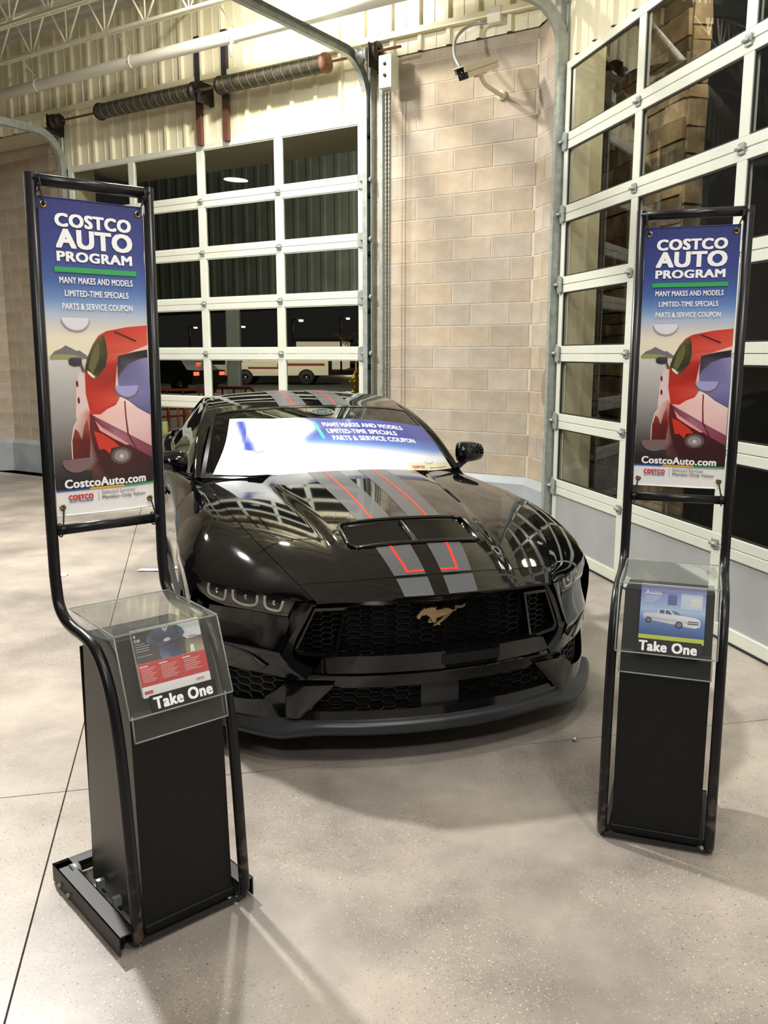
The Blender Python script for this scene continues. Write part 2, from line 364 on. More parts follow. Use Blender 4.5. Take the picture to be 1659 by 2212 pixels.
# ------------------------------------------------------------------ floor (slabs cut by two saw joints)
def clip_poly(poly, n, d):   # keep points with p.n <= d
    out = []
    for i in range(len(poly)):
        a, b = np.array(poly[i], float), np.array(poly[(i + 1) % len(poly)], float); da, db = a @ n[:2] - d, b @ n[:2] - d
        if da <= 0: out.append(a)
        if da * db < 0: out.append(a + (b - a) * da / (da - db))
    return out
floor = empty('floor', (0, 0, 0), label='grey polished concrete floor with exposed pebbles under the black car', cat='floor', kind='structure')
g = .003
A_ = [-12.5, -6.5, -.515, 3.6]; B_ = [-9, -2.6, 3.42, 9.42, 16]
for i in range(3):
    for j in range(4):
        a0, a1, b0, b1 = A_[i] + g, A_[i + 1] - g, B_[j] + g, B_[j + 1] - g
        poly = [(NR * a + TR * b)[:2] for a, b in ((a0, b0), (a1, b0), (a1, b1), (a0, b1))]
        poly = clip_poly(poly, NR, DR + .06)
        if len(poly) >= 3: poly = clip_poly(poly, NB, DB + (.06 if i > 0 else 1.0))
        if len(poly) < 3: continue
        mb = MB(); n = len(poly)
        vs = [(*p, 0) for p in poly] + [(*p, -.05) for p in poly]
        mb.add(vs, [tuple(range(n)), tuple(n + k for k in reversed(range(n)))] + [(k, n + k, n + (k + 1) % n, (k + 1) % n) for k in range(n)])
        mb.build('slab', M['floor'], floor, recalc=True)
gnd = MB().box(-120, 120, -30, 160, -.12, -.055).build('outside_ground', M['asphalt']); tag(gnd, 'dark asphalt car park beyond the glazed doors', 'ground', kind='structure')

# ------------------------------------------------------------------ block walls
BW, BH = .406, .2032; ZB = .544
class Frame:
    def __init__(s, T, N, D): s.T, s.N, s.D = T, N, D
    def P(s, t, d, z): return s.T * t + s.N * (s.D + d) + ZV * z     # d > 0 is outwards, d < 0 into the room
    def box(s, mb, t0, t1, d0, d1, z0, z1, mi=0, bev=0.):
        c = s.P((t0 + t1) / 2, (d0 + d1) / 2, (z0 + z1) / 2)
        return mb.obox(c, s.T * (t1 - t0) / 2, s.N * (d1 - d0) / 2, ZV * (z1 - z0) / 2, mi, bev)
FB = Frame(TB, NB, DB); FR = Frame(TR, NR, DR)
_blk = {}
def block_mesh(w, h):
    k = (round(w, 3), round(h, 3))
    if k not in _blk:
        m = MB(); hw, hh, e = w / 2, h / 2, .0025; d = .03
        vs = [(x, y, z) for y, s_ in ((d, 1), (0.0, 1), (-.0025, 0)) for x, z in ((-hw + (0 if s_ else e), -hh + (0 if s_ else e)), (hw - (0 if s_ else e), -hh + (0 if s_ else e)), (hw - (0 if s_ else e), hh - (0 if s_ else e)), (-hw + (0 if s_ else e), hh - (0 if s_ else e)))]
        fs = [(8, 9, 10, 11)] + [(a + i, a + (i + 1) % 4, a + 4 + (i + 1) % 4, a + 4 + i) for a in (0, 4) for i in range(4)]
        m.add(vs, fs); me = bpy.data.meshes.new('block'); me.from_pydata(m.v, [], m.f); me.materials.append(M['block']); me.update(); _blk[k] = me
    return _blk[k]
def lay_blocks(F, parent, t0, t1, z0, z1, ref, d=0.):
    """running bond between t0 and t1; ref = a vertical joint of even courses"""
    k = 0; z = z0; j = .008
    az = math.atan2(F.T[1], F.T[0])
    while z < z1 - .02:
        h = min(BH, z1 - z); off = ref + (BW / 2 if k % 2 else 0)
        i0 = math.floor((t0 - off) / BW)
        t = off + i0 * BW
        while t < t1 - 1e-4:
            a, b = max(t, t0), min(t + BW, t1)
            if b - a > .03:
                o = bpy.data.objects.new('block', block_mesh(b - a - j, h - j)); COL.objects.link(o); o.parent = parent
                o.location = F.P((a + b) / 2, d - .001, z + h / 2)
                o.rotation_euler = (0, 0, az + PI)
            t += BW
        z += BH; k += 1
TC = (PB(0, DB, 0) @ ZV) * 0
# crease between the walls
Mx = np.array([[TB[0], -TR[0]], [TB[1], -TR[1]]]); rhs = (NR * DR - NB * DB)[:2]; tcB, tcR = np.linalg.solve(Mx, rhs)
wall_back = empty('wall_back', (0, 0, 0), label='tan concrete block wall between the two glazed overhead doors', cat='wall', kind='structure')
mb = MB(); FB.box(mb, tcB - .02, 5.06, .0005, .20, 0, 4.5); mb.build('mortar', M['mortar'], wall_back)
lay_blocks(FB, wall_back, tcB, 5.04, ZB, 4.5, 4.53 - 3 * BW)
wall_right = empty('wall_right', (0, 0, 0), label='narrow tan block wall turning the corner beside the right glazed door', cat='wall', kind='structure')
mb = MB(); FR.box(mb, 7.14, tcR + .02, .0005, .20, 0, 4.5); FR.box(mb, -6, 2.14, .006, .2, 0, 6.0); mb.build('mortar', M['mortar'], wall_right)
lay_blocks(FR, wall_right, 7.14, tcR, ZB, 4.5, tcR)
# painted base course with a sloping ledge
def base_course(F, name, t0, t1, d0, parent, z1=.50, cut0=0., cut1=0.):
    mb = MB(); prof = [(d0 + .012, 0), (-.055, 0), (-.055, z1 - .03), (d0 + .0, z1 + .035)]
    prof = [(.0, 0), (-.06, 0), (-.06, z1 - .02), (.0, z1 + .04)]
    n = 4; vs = [F.P(t0 + (cut0 if k in (1, 2) else 0), d + d0, z) for k, (d, z) in enumerate(prof)] + [F.P(t1 + (cut1 if k in (1, 2) else 0), d + d0, z) for k, (d, z) in enumerate(prof)]
    mb.add(vs, [(0, 1, 2, 3), (7, 6, 5, 4)] + [(k, 4 + k, 4 + (k + 1) % 4, (k + 1) % 4) for k in range(4)])
    return mb.build(name, M['base_paint'], parent, recalc=True)
base_course(FB, 'base_course', tcB, 5.04, 0, wall_back, cut0=.025)
base_course(FR, 'base_course', 7.14, tcR, 0, wall_right, cut1=-.025)
# left wall: a recess behind the back-wall plane that turns towards the room
wall_left = empty('wall_left', (0, 0, 0), label='tan block wall under the soffit behind the left banner stand', cat='wall', kind='structure')
FL1 = Frame(TB, NB, 8.06)
cr = FL1.P(11.60, 0, 0)
aL = aB - math.radians(45); TL = np.array([math.sin(aL), math.cos(aL), 0]); NL = np.array([math.cos(aL), -math.sin(aL), 0]); NL = NL if (NL @ cr) > 0 else -NL
FL2 = Frame(TL, NL, float(NL @ cr)); tl0 = float(TL @ cr)
mb = MB(); FL1.box(mb, 9.9, 11.62, .0005, .2, 0, 4.6); FL2.box(mb, tl0 - .01, tl0 + 4, .0005, .2, 0, 4.6); mb.build('mortar', M['mortar'], wall_left)
lay_blocks(FL1, wall_left, 10.0, 11.6, .46, 4.6, 11.6); lay_blocks(FL2, wall_left, tl0, tl0 + 2.2, .46, 4.6, tl0)
base_course(FL1, 'base_course', 10.0, 11.6, 0, wall_left, .43, cut1=-.02); base_course(FL2, 'base_course', tl0, tl0 + 3, 0, wall_left, .43, cut0=-.02)
# pier at the left jamb of the back door
pier = empty('wall_pier', (0, 0, 0), label='pale block pier left of the back glazed door', cat='wall', kind='structure')
mb = MB(); FB.box(mb, 9.62, 9.98, .01, .36, 0, 4.6); mb.build('mortar', M['mortar'], pier)
lay_blocks(FB, pier, 9.62, 9.99, ZB, 4.6, 9.62); base_course(FB, 'base_course', 9.62, 9.99, 0, pier)
mb = MB(); FB.box(mb, 9.62, 14.5, .001, 1.2, 4.46, 4.52); o = mb.build('trim_soffit', M['soffit']); tag(o, 'flat tan soffit above the left block wall', 'soffit', kind='structure')

# ------------------------------------------------------------------ corrugated wall metal and roof deck
def corrug(F, name, t0, t1, z0, z1, pitch, rib, d, material, label, parent=None, phase=0.):
    mb = MB(); prof = []
    n = int((t1 - t0) / pitch) + 2; T0 = math.floor((t0 - phase) / pitch) * pitch + phase
    for k in range(n + 1):
        a = T0 + k * pitch
        for tt, dd in ((a, 0), (a + .012, -rib), (a + .050, -rib), (a + .062, 0), (a + pitch * .55, 0), (a + pitch * .56, -.006), (a + pitch * .60, -.006), (a + pitch * .61, 0)):
            if t0 <= tt <= t1: prof.append((tt, dd))
    prof = [(t0, 0)] + prof + [(t1, 0)]
    P = [[F.P(t, d + dd, z) for t, dd in prof] for z in (z0, z1)]
    mb.grid(P, smooth=False)
    P2 = [[F.P(t, d + .05, z) for t, dd in prof[::len(prof) - 1]] for z in (z0, z1)]
    mb.grid(P2, smooth=False)
    o = mb.build(name, material, parent)
    if label: tag(o, label, 'wall', kind='structure')
    return o
corrug(FB, 'wall_upper', 5.0, 9.66, 3.98, 4.66, .305, .032, -.02, M['metal_wall'], 'cream ribbed metal wall directly above the back glazed door', phase=5.06)
corrug(FB, 'wall_upper', tcB, 14.5, 4.66, 5.60, .305, .032, -.055, M['metal_wall'], 'cream ribbed metal wall below the roof deck behind the white pipe', phase=5.06)
corrug(FB, 'wall_upper', tcB, 5.0, 4.50, 4.66, .305, .032, -.02, M['metal_wall'], 'strip of cream ribbed metal above the tan block wall', phase=5.06)
corrug(FB, 'wall_upper', 9.66, 14.5, 4.52, 4.66, .305, .032, -.02, M['metal_wall'], 'strip of cream ribbed metal above the left soffit', phase=5.06)
corrug(FR, 'wall_upper', 2.1, 7.20, 4.02, 5.60, .305, .032, -.02, M['metal_wall'], 'cream ribbed metal wall above the right glazed door', phase=5.06)
corrug(FR, 'wall_upper', 7.20, tcR, 4.50, 5.60, .305, .032, -.02, M['metal_wall'], 'cream ribbed metal strip at the corner above the block wall', phase=5.06)
mb = MB(); FB.box(mb, tcB, 14.5, -.09, -.02, 4.645, 4.66); FB.box(mb, tcB, 14.5, -.09, -.082, 4.66, 4.70); o = mb.build('trim_1', M['metal_wall']); tag(o, 'thin cream metal ledge running along the back wall under the pipe', 'trim', kind='structure')
# small dark posts between the springs
for k, tt in enumerate((7.27, 6.88)):
    mb = MB(); FB.box(mb, tt - .035, tt + .035, -.10, -.055, 3.98, 4.40); o = mb.build('wall_post', M['post_brown']); 
    mb = MB(); FB.box(mb, tt - .035, tt + .035, -.10, -.055, 4.40, 5.1); mb.build('upper_section', M['post_dark'], o)
    tag(o, ['brown post beside the middle spring bearing', 'brown post running behind the right torsion spring'][k], 'post')
# ceiling deck
cd = empty('ceiling', (0, 0, 0), label='pale ribbed roof deck above the joists', cat='ceiling', kind='structure')
mb = MB(); prof = []
D0 = -6; k = 0
while D0 < 9.0:
    prof += [(D0, 5.60), (D0 + .07, 5.60), (D0 + .09, 5.64), (D0 + .15, 5.64)]; D0 += .17
P = [[PB(t, d, z) for d, z in prof] for t in (-4, 16)]
mb.grid(P, smooth=False); mb.build('deck_sheet', M['deck'], cd)
def joist(D, zb, label, t0=3.0, t1=15.0, depth=.46):
    r = empty('steel_joist', PB(t0, D, 0) * 1.0, label=label, cat='joist', group='white open web roof joists')
    r.location = (0, 0, 0)
    for nm, z in (('bottom_chord', zb), ('top_chord', zb + depth)):
        mb = MB()
        for s in (-1, 1):
            mb.obox(PB((t0 + t1) / 2, D + s * .022, z), TB * (t1 - t0) / 2, NB * .016, ZV * .003); mb.obox(PB((t0 + t1) / 2, D + s * .007, z + (.018 if nm[0] == 'b' else -.018)), TB * (t1 - t0) / 2, NB * .003, ZV * .02)
        mb.build(nm, M['joist'], r)
    t = t0
    pz = .61
    while t < t1 - pz:
        MB().tube([PB(t, D, zb), PB(t + pz / 2, D, zb + depth)], .011, 6).build('web_bar', M['joist'], r)
        MB().tube([PB(t + pz / 2, D, zb + depth), PB(t + pz, D, zb)], .011, 6).build('web_bar', M['joist'], r)
        MB().tube([PB(t, D, zb), PB(t, D, zb + depth)], .009, 6).build('web_bar', M['joist'], r)
        t += pz
    return r
joist(6.9, 5.02, 'white open web steel joist nearest the white pipe')
joist(6.2, 5.02, 'white open web steel joist second from the pipe')
joist(5.5, 5.05, 'white open web steel joist in the top left corner', 6.0)
# bridging members between joists
for k, (t, lab) in enumerate(((9.9, 'white diagonal brace at the left end of the joists'), (8.9, 'white diagonal brace between the joists, middle one'), (7.0, 'white diagonal brace above the left torsion spring'))):
    o = MB().tube([PB(t + .25, 7.58, 5.40), PB(t, 6.93, 5.04)], .014, 6).tube([PB(t, 6.9, 5.48), PB(t - .1, 6.2, 5.05)], .014, 6).build('joist_brace', M['joist']); tag(o, lab, 'brace')
# white pipe with hangers
pipe = empty('ceiling_pipe', (0, 0, 0), label='white round pipe running below the joists along the back wall', cat='pipe')
MB().tube([PB(14.5, 7.15, 4.80), PB(2.0, 7.15, 4.80)], .062, 24).build('pipe_run', M['pipe'], pipe)
for t in (9.35, 7.75, 6.3):
    MB().tube([PB(t, 7.15, 4.80) + NB * .068 * math.cos(a) + ZV * .068 * math.sin(a) for a in np.linspace(0, 2 * PI, 17)[:-1]], .006, 6, closed=True).tube([PB(t, 7.15, 4.87), PB(t, 6.95, 5.02)], .007, 6).build('hanger', M['pipe'], pipe)
MB().tube([PB(6.3, 7.10, 4.86), PB(6.3, 7.10, 4.60)], .012, 8).build('drop_fitting', M['pipe'], pipe)

# ------------------------------------------------------------------ overhead glazed doors
def glazed_door(name, F, tl, tr, mull, ztop, nsec, label, d=-.03):
    """tl > tr: the t range; mull: mullion positions; sections of equal height"""
    r = empty(name, (0, 0, 0), label=label, cat='door', kind='structure')
    S = .5635; th = .045; rail = .062; sw = .075; mw = .047
    for k in range(nsec):
        z0 = .012 + k * S; z1 = z0 + S - .004
        if k == nsec - 1: z1 = ztop
        for zz in (z0, z1 - rail):
            lowest = k == 0 and zz == z0
            mb = MB(); FR_ = F.box(mb, tr, tl, d - th / 2, d + th / 2, zz, zz + rail + (.02 if lowest else 0), bev=.003)
            mb.build('rail', M['alu'], r)
        for a, b in ((tr, tr + sw), (tl - sw, tl)):
            mb = MB(); F.box(mb, a, b, d - th / 2 + .001, d + th / 2 - .001, z0 + rail, z1 - rail); mb.build('stile', M['alu'], r)
        for m_ in mull:
            mb = MB(); F.box(mb, m_ - mw, m_ + mw, d - th / 2 + .001, d + th / 2 - .001, z0 + rail, z1 - rail, bev=.002); mb.build('mullion', M['alu'], r)
        e = [tr + sw] + [x for m_ in sorted(mull) for x in (m_ - mw, m_ + mw)] + [tl - sw]
        for i in range(0, len(e), 2):
            a, b = e[i], e[i + 1]
            if k == 0:
                mb = MB(); F.box(mb, a, b, d - .006, d + .006, z0 + rail, z1 - rail); mb.build('panel', M['alu_panel'], r)
            else:
                mb = MB(); mb.grid([[F.P(a, d, z0 + rail), F.P(b, d, z0 + rail)], [F.P(a, d, z1 - rail), F.P(b, d, z1 - rail)]], smooth=False); mb.build('pane', M['glass'], r)
                mb = MB()   # glazing bead
                for (u0, u1, v0, v1) in ((a, b, z0 + rail, z0 + rail + .010), (a, b, z1 - rail - .010, z1 - rail), (a, a + .010, z0 + rail, z1 - rail), (b - .010, b, z0 + rail, z1 - rail)):
                    F.box(mb, u0, u1, d - .014, d - .002, v0, v1)
                mb.build('glazing_bead', M['seal'] if F is FR else M['alu'], r)
        if k:
            for m_ in mull:
                mb = MB(); F.box(mb, m_ - .030, m_ + .030, d - th / 2 - .014, d - th / 2 - .004, z0 - .034, z0 + .030, bev=.003)
                mb.tube([F.P(m_ - .034, d - th / 2 - .02, z0 - .002), F.P(m_ + .034, d - th / 2 - .02, z0 - .002)], .011, 10); mb.build('hinge', M['galv'], r)
        for side, tt in ((1, tl), (-1, tr)):
            if (F is FB and side == -1) or (F is FR and side == 1):
                zz = z0 if k else .10
                mb = MB(); poly = [(0, .075), (-.055 * side, .06), (-.058 * side, -.06), (0, -.075), (.02 * side, -.02), (.075 * side, 0), (.02 * side, .03)]
                mb.prism([(tt - .02 * side + a, zz + b) for a, b in poly], lambda a, b, c: F.P(a, d - th / 2 - .012 - c, b), .010)
                mb.tube([F.P(tt - .03 * side, d - th / 2 - .03, zz), F.P(tt + .10 * side, d - th / 2 - .03, zz)], .012, 8)
                mb.lathe([(.0, 0), (.026, 0), (.026, .018), (0, .018)], F.P(tt + .085 * side, d - th / 2 - .03, zz), F.T * side, 14); mb.build('roller_bracket', M['galv'], r, recalc=True)
    mb = MB(); F.box(mb, tr, tl, d - .03, d + .03, -.003, .014); mb.build('bottom_seal', M['seal'], r)
    return r
glazed_door('door_1', FB, 9.56, 5.10, (6.20, 7.32, 8.43), 4.0, 7, 'wide glazed overhead door in the back wall behind the car')
glazed_door('door_2', FR, 7.07, 2.20, (3.42, 4.63, 5.85), 4.0, 7, 'glazed overhead door on the right with grey lower panels')
# jambs
mb = MB(); FB.box(mb, 5.02, 5.10, .03, .2, 0, 4.05); FB.box(mb, 9.56, 9.64, .03, .36, 0, 4.05); o = mb.build('trim_2', M['metal_wall']); tag(o, 'cream steel jambs at both sides of the back glazed door', 'trim', kind='structure')
mb = MB(); FR.box(mb, 7.07, 7.14, .03, .2, 0, 4.05); FR.box(mb, 2.1, 2.2, .03, .2, 0, 4.05); o = mb.build('trim_3', M['metal_wall']); tag(o, 'cream steel jambs at both sides of the right glazed door', 'trim', kind='structure')

# tracks: upright, curve and horizontal run
def track(F, tt, side, label, zt=4.12, R=.38, run=2.6, post=True, parent_name='door_track', zpost=4.6, rise=.0):
    r = empty(parent_name, (0, 0, 0), label=label, cat='track')
    path = [(-.075, .04)] + [(-.075, zt)] + [(-.075 - R * (1 - math.cos(a)), zt + R * math.sin(a)) for a in np.linspace(.12, PI / 2, 12)] + [(-.075 - R - run, zt + R + rise)]
    cs = [(-.040, .026), (-.040, -.026), (.040, -.026), (.040, .026)]   # C-channel, open towards the door
    mb = MB()
    P = []
    for i, (d, z) in enumerate(path):
        a = path[max(i - 1, 0)]; b = path[min(i + 1, len(path) - 1)]; tx, tz = b[0] - a[0], b[1] - a[1]; l = math.hypot(tx, tz); nx, nz = tz / l, -tx / l
        P.append([F.P(tt + side * v, d + nx * u, z + nz * u) for u, v in cs])
    P2 = [[q + 0 for q in row] for row in P]
    mb.grid(P, smooth=False)
    Q = []
    for i, (d, z) in enumerate(path):
        a = path[max(i - 1, 0)]; b = path[min(i + 1, len(path) - 1)]; tx, tz = b[0] - a[0], b[1] - a[1]; l = math.hypot(tx, tz); nx, nz = tz / l, -tx / l
        Q.append([F.P(tt + side * v, d + nx * u, z + nz * u) for u, v in [(-.043, .026), (-.043, -.029), (.043, -.029), (.043, .026)]])
    mb.grid(Q, smooth=False, flip=True)
    mb.build('track_rail', M['galv'], r)
    if post:
        mb = MB(); F.box(mb, tt + side * .02 - .028, tt + side * .02 + .032, -.035, -.004, 0, zpost); F.box(mb, tt + side * .045 - .004, tt + side * .045 + .004, -.075, -.004, 0, zpost); mb.build('angle_iron', M['galv'], r)
        z = .45
        while z < 4.0:
            mb = MB(); F.box(mb, tt - .02 + side * .012, tt + .02 + side * .012, -.052, -.03, z - .025, z + .025); mb.tube([F.P(tt + side * .03, -.10, z), F.P(tt + side * .03, -.075, z)], .008, 8); mb.build('bolt_bracket', M['dark_steel'], r); z += .56
    return r
track(FB, 5.055, -1, 'galvanised curved track at the right edge of the back door', run=2.9)
track(FB, 9.63, 1, 'galvanised curved track at the left edge of the back door', run=2.9, zt=4.0)
track(FR, 7.125, 1, 'galvanised curved track at the left edge of the right door', run=2.4)
# torsion spring shaft assembly
ts = empty('torsion_spring_shaft', (0, 0, 0), label='rusty shaft with two dark coiled torsion springs above the back door', cat='door springs')
zs, ds = 4.475, -.22
MB().tube([FB.P(4.58, ds, zs + .03), FB.P(9.70, ds, zs + .02)], .013, 10).build('shaft', M['rust'], ts)
def spring(t0, t1, parent, lab=None):
    n = int(abs(t1 - t0) / .022); m = n * 10; pts = [FB.P(t0 + (t1 - t0) * i / m, ds, zs + .025) + NB * .072 * math.cos(2 * PI * i / 10) + ZV * .072 * math.sin(2 * PI * i / 10) for i in range(m + 1)]
    mb = MB(); mb.tube(pts, .0125, 6, mi=0)
    mb.tube([FB.P(t0, ds, zs + .025), FB.P(t1, ds, zs + .025)], .066, 16, mi=0)
    o = mb.build('spring', M['spring'], parent)
    sg = 1 if t1 > t0 else -1; t = t0 + sg * .10
    while (t - t1) * sg < -.06:
        mb = MB(); mb.tube([FB.P(t + .02 * math.sin(q), ds, zs + .025) + NB * .0862 * math.cos(q) + ZV * .0862 * math.sin(q) for q in np.linspace(0, 2 * PI, 21)[:-1]], .0018, 5, closed=True); mb.build('winding_line', M['spring_line'], o); t += sg * .112
    for t in (t0, t1):
        MB().lathe([(0, -.03), (.095, -.03), (.098, 0), (.08, .03), (0, .03)], FB.P(t, ds, zs + .025), TB, 18).build('spring_cone', M['rust'] if t < 5.6 else M['dark_steel'], o, recalc=True)
    return o
spring(8.72, 7.20, ts); spring(6.82, 5.45, ts)
for t in (9.50, 4.99):
    MB().lathe([(0, -.06), (.075, -.06), (.075, -.045), (.055, -.04), (.06, .03), (.085, .04), (.085, .055), (0, .055)], FB.P(t, ds, zs + .025), TB, 22).build('cable_drum', M['dark_steel'] if t > 9 else M['galv'], ts, recalc=True)
for t in (9.62, 4.90, 7.10):
    mb = MB(); FB.box(mb, t - .004, t + .004, ds - .06, -.03, zs - .11, zs + .11); FB.box(mb, t - .004, t + .05, -.05, -.04, zs - .11, zs + .11); mb.lathe([(0, -.02), (.035, -.02), (.035, .02), (0, .02)], FB.P(t, ds, zs + .025), TB, 14); mb.build('bearing_plate', M['dark_steel'], ts)
# chain hoist box
ho = empty('chain_hoist', (0, 0, 0), label='white hoist box with black sprocket beside the right track', cat='hoist')
mb = MB(); FB.box(mb, 4.66, 4.80, -.26, -.12, 4.16, 4.45, bev=.006); mb.build('cover', M['alu'], ho)
mb = MB(); [mb.lathe([(0, 0), (.016, 0), (.016, .004), (0, .004)], FB.P(4.73, -.265, z), -NB, 12) for z in (4.37, 4.27)]; mb.build('cover_knob', M['dark_steel'], ho)
MB().lathe([(.03, -.012), (.085, -.012), (.09, 0), (.085, .012), (.03, .012)], FB.P(4.83, ds, zs + .03), TB, 20).build('sprocket', M['dark_steel'], ho, recalc=True)
mb = MB()
for s in (-.018, .018):
    z = 4.16; 
    k = 0
    while z > .9:
        mb.obox(FB.P(4.745 + s, -.19, z), (TB * .006 if k % 2 else NB * .006), (NB * .0022 if k % 2 else TB * .0022), ZV * .013); z -= .021; k += 1
o = mb.build('chain', M['galv'], ho); o['kind'] = 'stuff'
mb = MB(); FB.box(mb, 4.86, 4.90, -.10, -.004, .5, 4.3); mb.build('guide_angle', M['galv'], ho)
# conduit + junction box + security camera
jb = empty('junction_box', FB.P(3.68, 0, 4.60), label='small white junction box high on the block wall', cat='box'); jb.location = (0, 0, 0)
mb = MB(); FB.box(mb, 3.63, 3.76, -.10, -.004, 4.58, 4.72, bev=.006); mb.build('box_body', M['pipe'], jb)
pts = cmr([FB.P(3.76, -.07, 4.60), FB.P(3.90, -.16, 4.575), FB.P(3.97, -.28, 4.45), FB.P(3.93, -.38, 4.28), FB.P(3.83, -.46, 4.14)], 6)
MB().tube(pts, .014, 10).build('flexible_conduit', M['galv'], jb)
sc = empty('security_camera', (0, 0, 0), label='beige box security camera on a wall bracket pointing left', cat='camera')
a = FB.P(3.60, -.26, 4.20); b = FB.P(3.72, -.62, 4.04); ax = (b - a); L_ = np.linalg.norm(ax); ax /= L_; up = ZV - ax * (ax @ ZV); up /= np.linalg.norm(up); sd = np.cross(ax, up)
c = (a + b) / 2
mb = MB(); mb.obox(c - up * .01, ax * L_ / 2, sd * .048, up * .042, bev=.012); mb.build('housing', M['cam_body'], sc)
mb = MB(); mb.obox(c + up * .048 + ax * .015, ax * (L_ / 2 + .03), sd * .060, up * .004, bev=.002)
for s in (-1, 1): mb.obox(c + up * .025 + ax * .015 + sd * s * .060, ax * (L_ / 2 + .02), sd * .003, up * .026)
mb.build('sunshield', M['cam_body'], sc)
mb = MB(); mb.obox(b + ax * .004 - up * .01, ax * .012, sd * .050, up * .044, bev=.006); mb.build('front_bezel', M['dark_steel'], sc)
mb = MB(); mb.obox(b + ax * .016 - up * .01, ax * .002, sd * .034, up * .030); mb.lathe([(.0, .006), (.022, .006), (.026, 0)], b + ax * .014 - up * .01, ax, 18); mb.build('lens_window', M['night_glass'], sc)
mb = MB(); mb.tube(cmr([c - up * .055, c - up * .12 - NB * -.04, FB.P(3.64, -.12, 3.99), FB.P(3.64, -.02, 3.99)], 5), .020, 10); mb.obox(c - up * .055, ax * .05, sd * .03, up * .012); mb.build('bracket_arm', M['cam_body'], sc)
MB().lathe([(0, -.02), (.045, -.02), (.045, 0), (0, 0)], FB.P(3.64, -.004, 3.99), NB, 16).build('wall_flange', M['cam_body'], sc, recalc=True)
# oval cover plate by the right track and a small sticker on the track
mb = MB(); n = 28; ell = [(7.34 + .11 * math.cos(2 * PI * k / n), 1.40 + .17 * math.sin(2 * PI * k / n)) for k in range(n)]
mb.prism(ell, lambda a, b, c_: FR.P(a, -.006 - c_, b), .02); o = mb.build('cover_plate', M['plate'], recalc=True); tag(o, 'oval brown cover plate on the corner block wall beside the right track', 'cover plate')
mb = MB(); FR.box(mb, 7.150, 7.172, -.112, -.109, .98, 1.04); o = mb.build('label_tag', M['white']); tag(o, 'tiny white label stuck on the right door track', 'label')
# upper steel post with bracket beside the right door
mb = MB(); FR.box(mb, 7.19, 7.26, -.07, -.01, 4.14, 5.6); FR.box(mb, 7.0, 7.4, -.30, -.28, 4.55, 4.80); FR.box(mb, 7.0, 7.4, -.3, -.08, 4.78, 4.80); o = mb.build('header_bracket', M['galv']); tag(o, 'grey steel header bracket above the curve of the right door track', 'bracket')
# debris
for k, (p, s, lab, mm) in enumerate((((-1.87, 6.82), (.085, .025), 'white paper scrap on the floor near the rear wheel', 'paper'), ((-2.5, 6.66), (.035, .03), 'tiny white paper scrap left of the larger one', 'paper'), ((.85, 3.68), (.012, .009), 'crumpled foil bit on the floor in front of the car', 'foil'))):
    mb = MB(); P = [[(p[0] + s[0] * (i - 2) / 2 + random.uniform(-.004, .004), p[1] + s[1] * (j - 2) / 2 * 1.5 + random.uniform(-.003, .003), .003 + random.uniform(0, .006 if mm == 'paper' else .010)) for j in range(5)] for i in range(5)]
    mb.grid(P, smooth=False); o = mb.build('paper_scrap' if mm == 'paper' else 'foil_scrap', M[mm]); tag(o, lab, 'litter')
# ------------------------------------------------------------------ the black sports car (car frame: x back from the nose, y to its left, z up)
CX0, CY0, CTH = .2525, 3.49, .2955
FW = np.array([math.sin(CTH), -math.cos(CTH), 0]); LF = np.array([math.cos(CTH), math.sin(CTH), 0])
CO = np.array([CX0, CY0, 0.])
def cw(P):
    P = np.asarray(P, float); return CO - P[..., 0:1] * FW + P[..., 1:2] * LF + P[..., 2:3] * ZV
car = empty('sports_car', tuple(CO), 0, label='black two-door sports car with grey and red racing stripes', cat='car')
car.rotation_euler = (0, 0, math.atan2(LF[1], LF[0]))   # local: x = car left (y), y = car back (x)
def cbuild(mb, name, m, parent=None, recalc=False):
    """mb holds car-frame points; stored in the local frame of the car empty"""
    mb.v = [(q[1], q[0], q[2]) for q in mb.v]; mb.f = [tuple(reversed(f)) for f in mb.f]
    return mb.build(name, m, parent or car, recalc=recalc)

# --- hood surface
_hx = [-.1, .03, .08, .15, .3, .5, .7, .9, 1.2, 1.5, 1.8, 2.1]
_hn = [  # per station: z0 | y1 z1 | y2 z2 | y3 z3 | y4 z4 | ys zs
 (.600, .15, .597, .29, .593, .35, .588, .43, .58, .47, .575),
 (.712, .16, .710, .30, .706, .36, .702, .44, .698, .50, .693),
 (.747, .165, .744, .31, .737, .37, .732, .45, .728, .526, .721),
 (.787, .175, .783, .32, .774, .37, .767, .46, .758, .557, .748),
 (.857, .195, .851, .335, .840, .378, .829, .49, .820, .619, .812),
 (.912, .20, .908, .345, .900, .393, .886, .53, .884, .683, .874),
 (.955, .21, .950, .36, .940, .415, .922, .56, .922, .714, .909),
 (.984, .218, .974, .385, .963, .439, .943, .59, .944, .747, .931),
 (1.020, .23, 1.010, .415, .990, .468, .967, .62, .967, .772, .956),
 (1.041, .228, 1.033, .428, 1.008, .482, .986, .63, .975, .78, .961),
 (1.052, .23, 1.044, .428, 1.018, .480, .996, .63, .978, .79, .962),
 (1.055, .23, 1.047, .428, 1.020, .480, 1.0, .63, .982, .80, .965)]
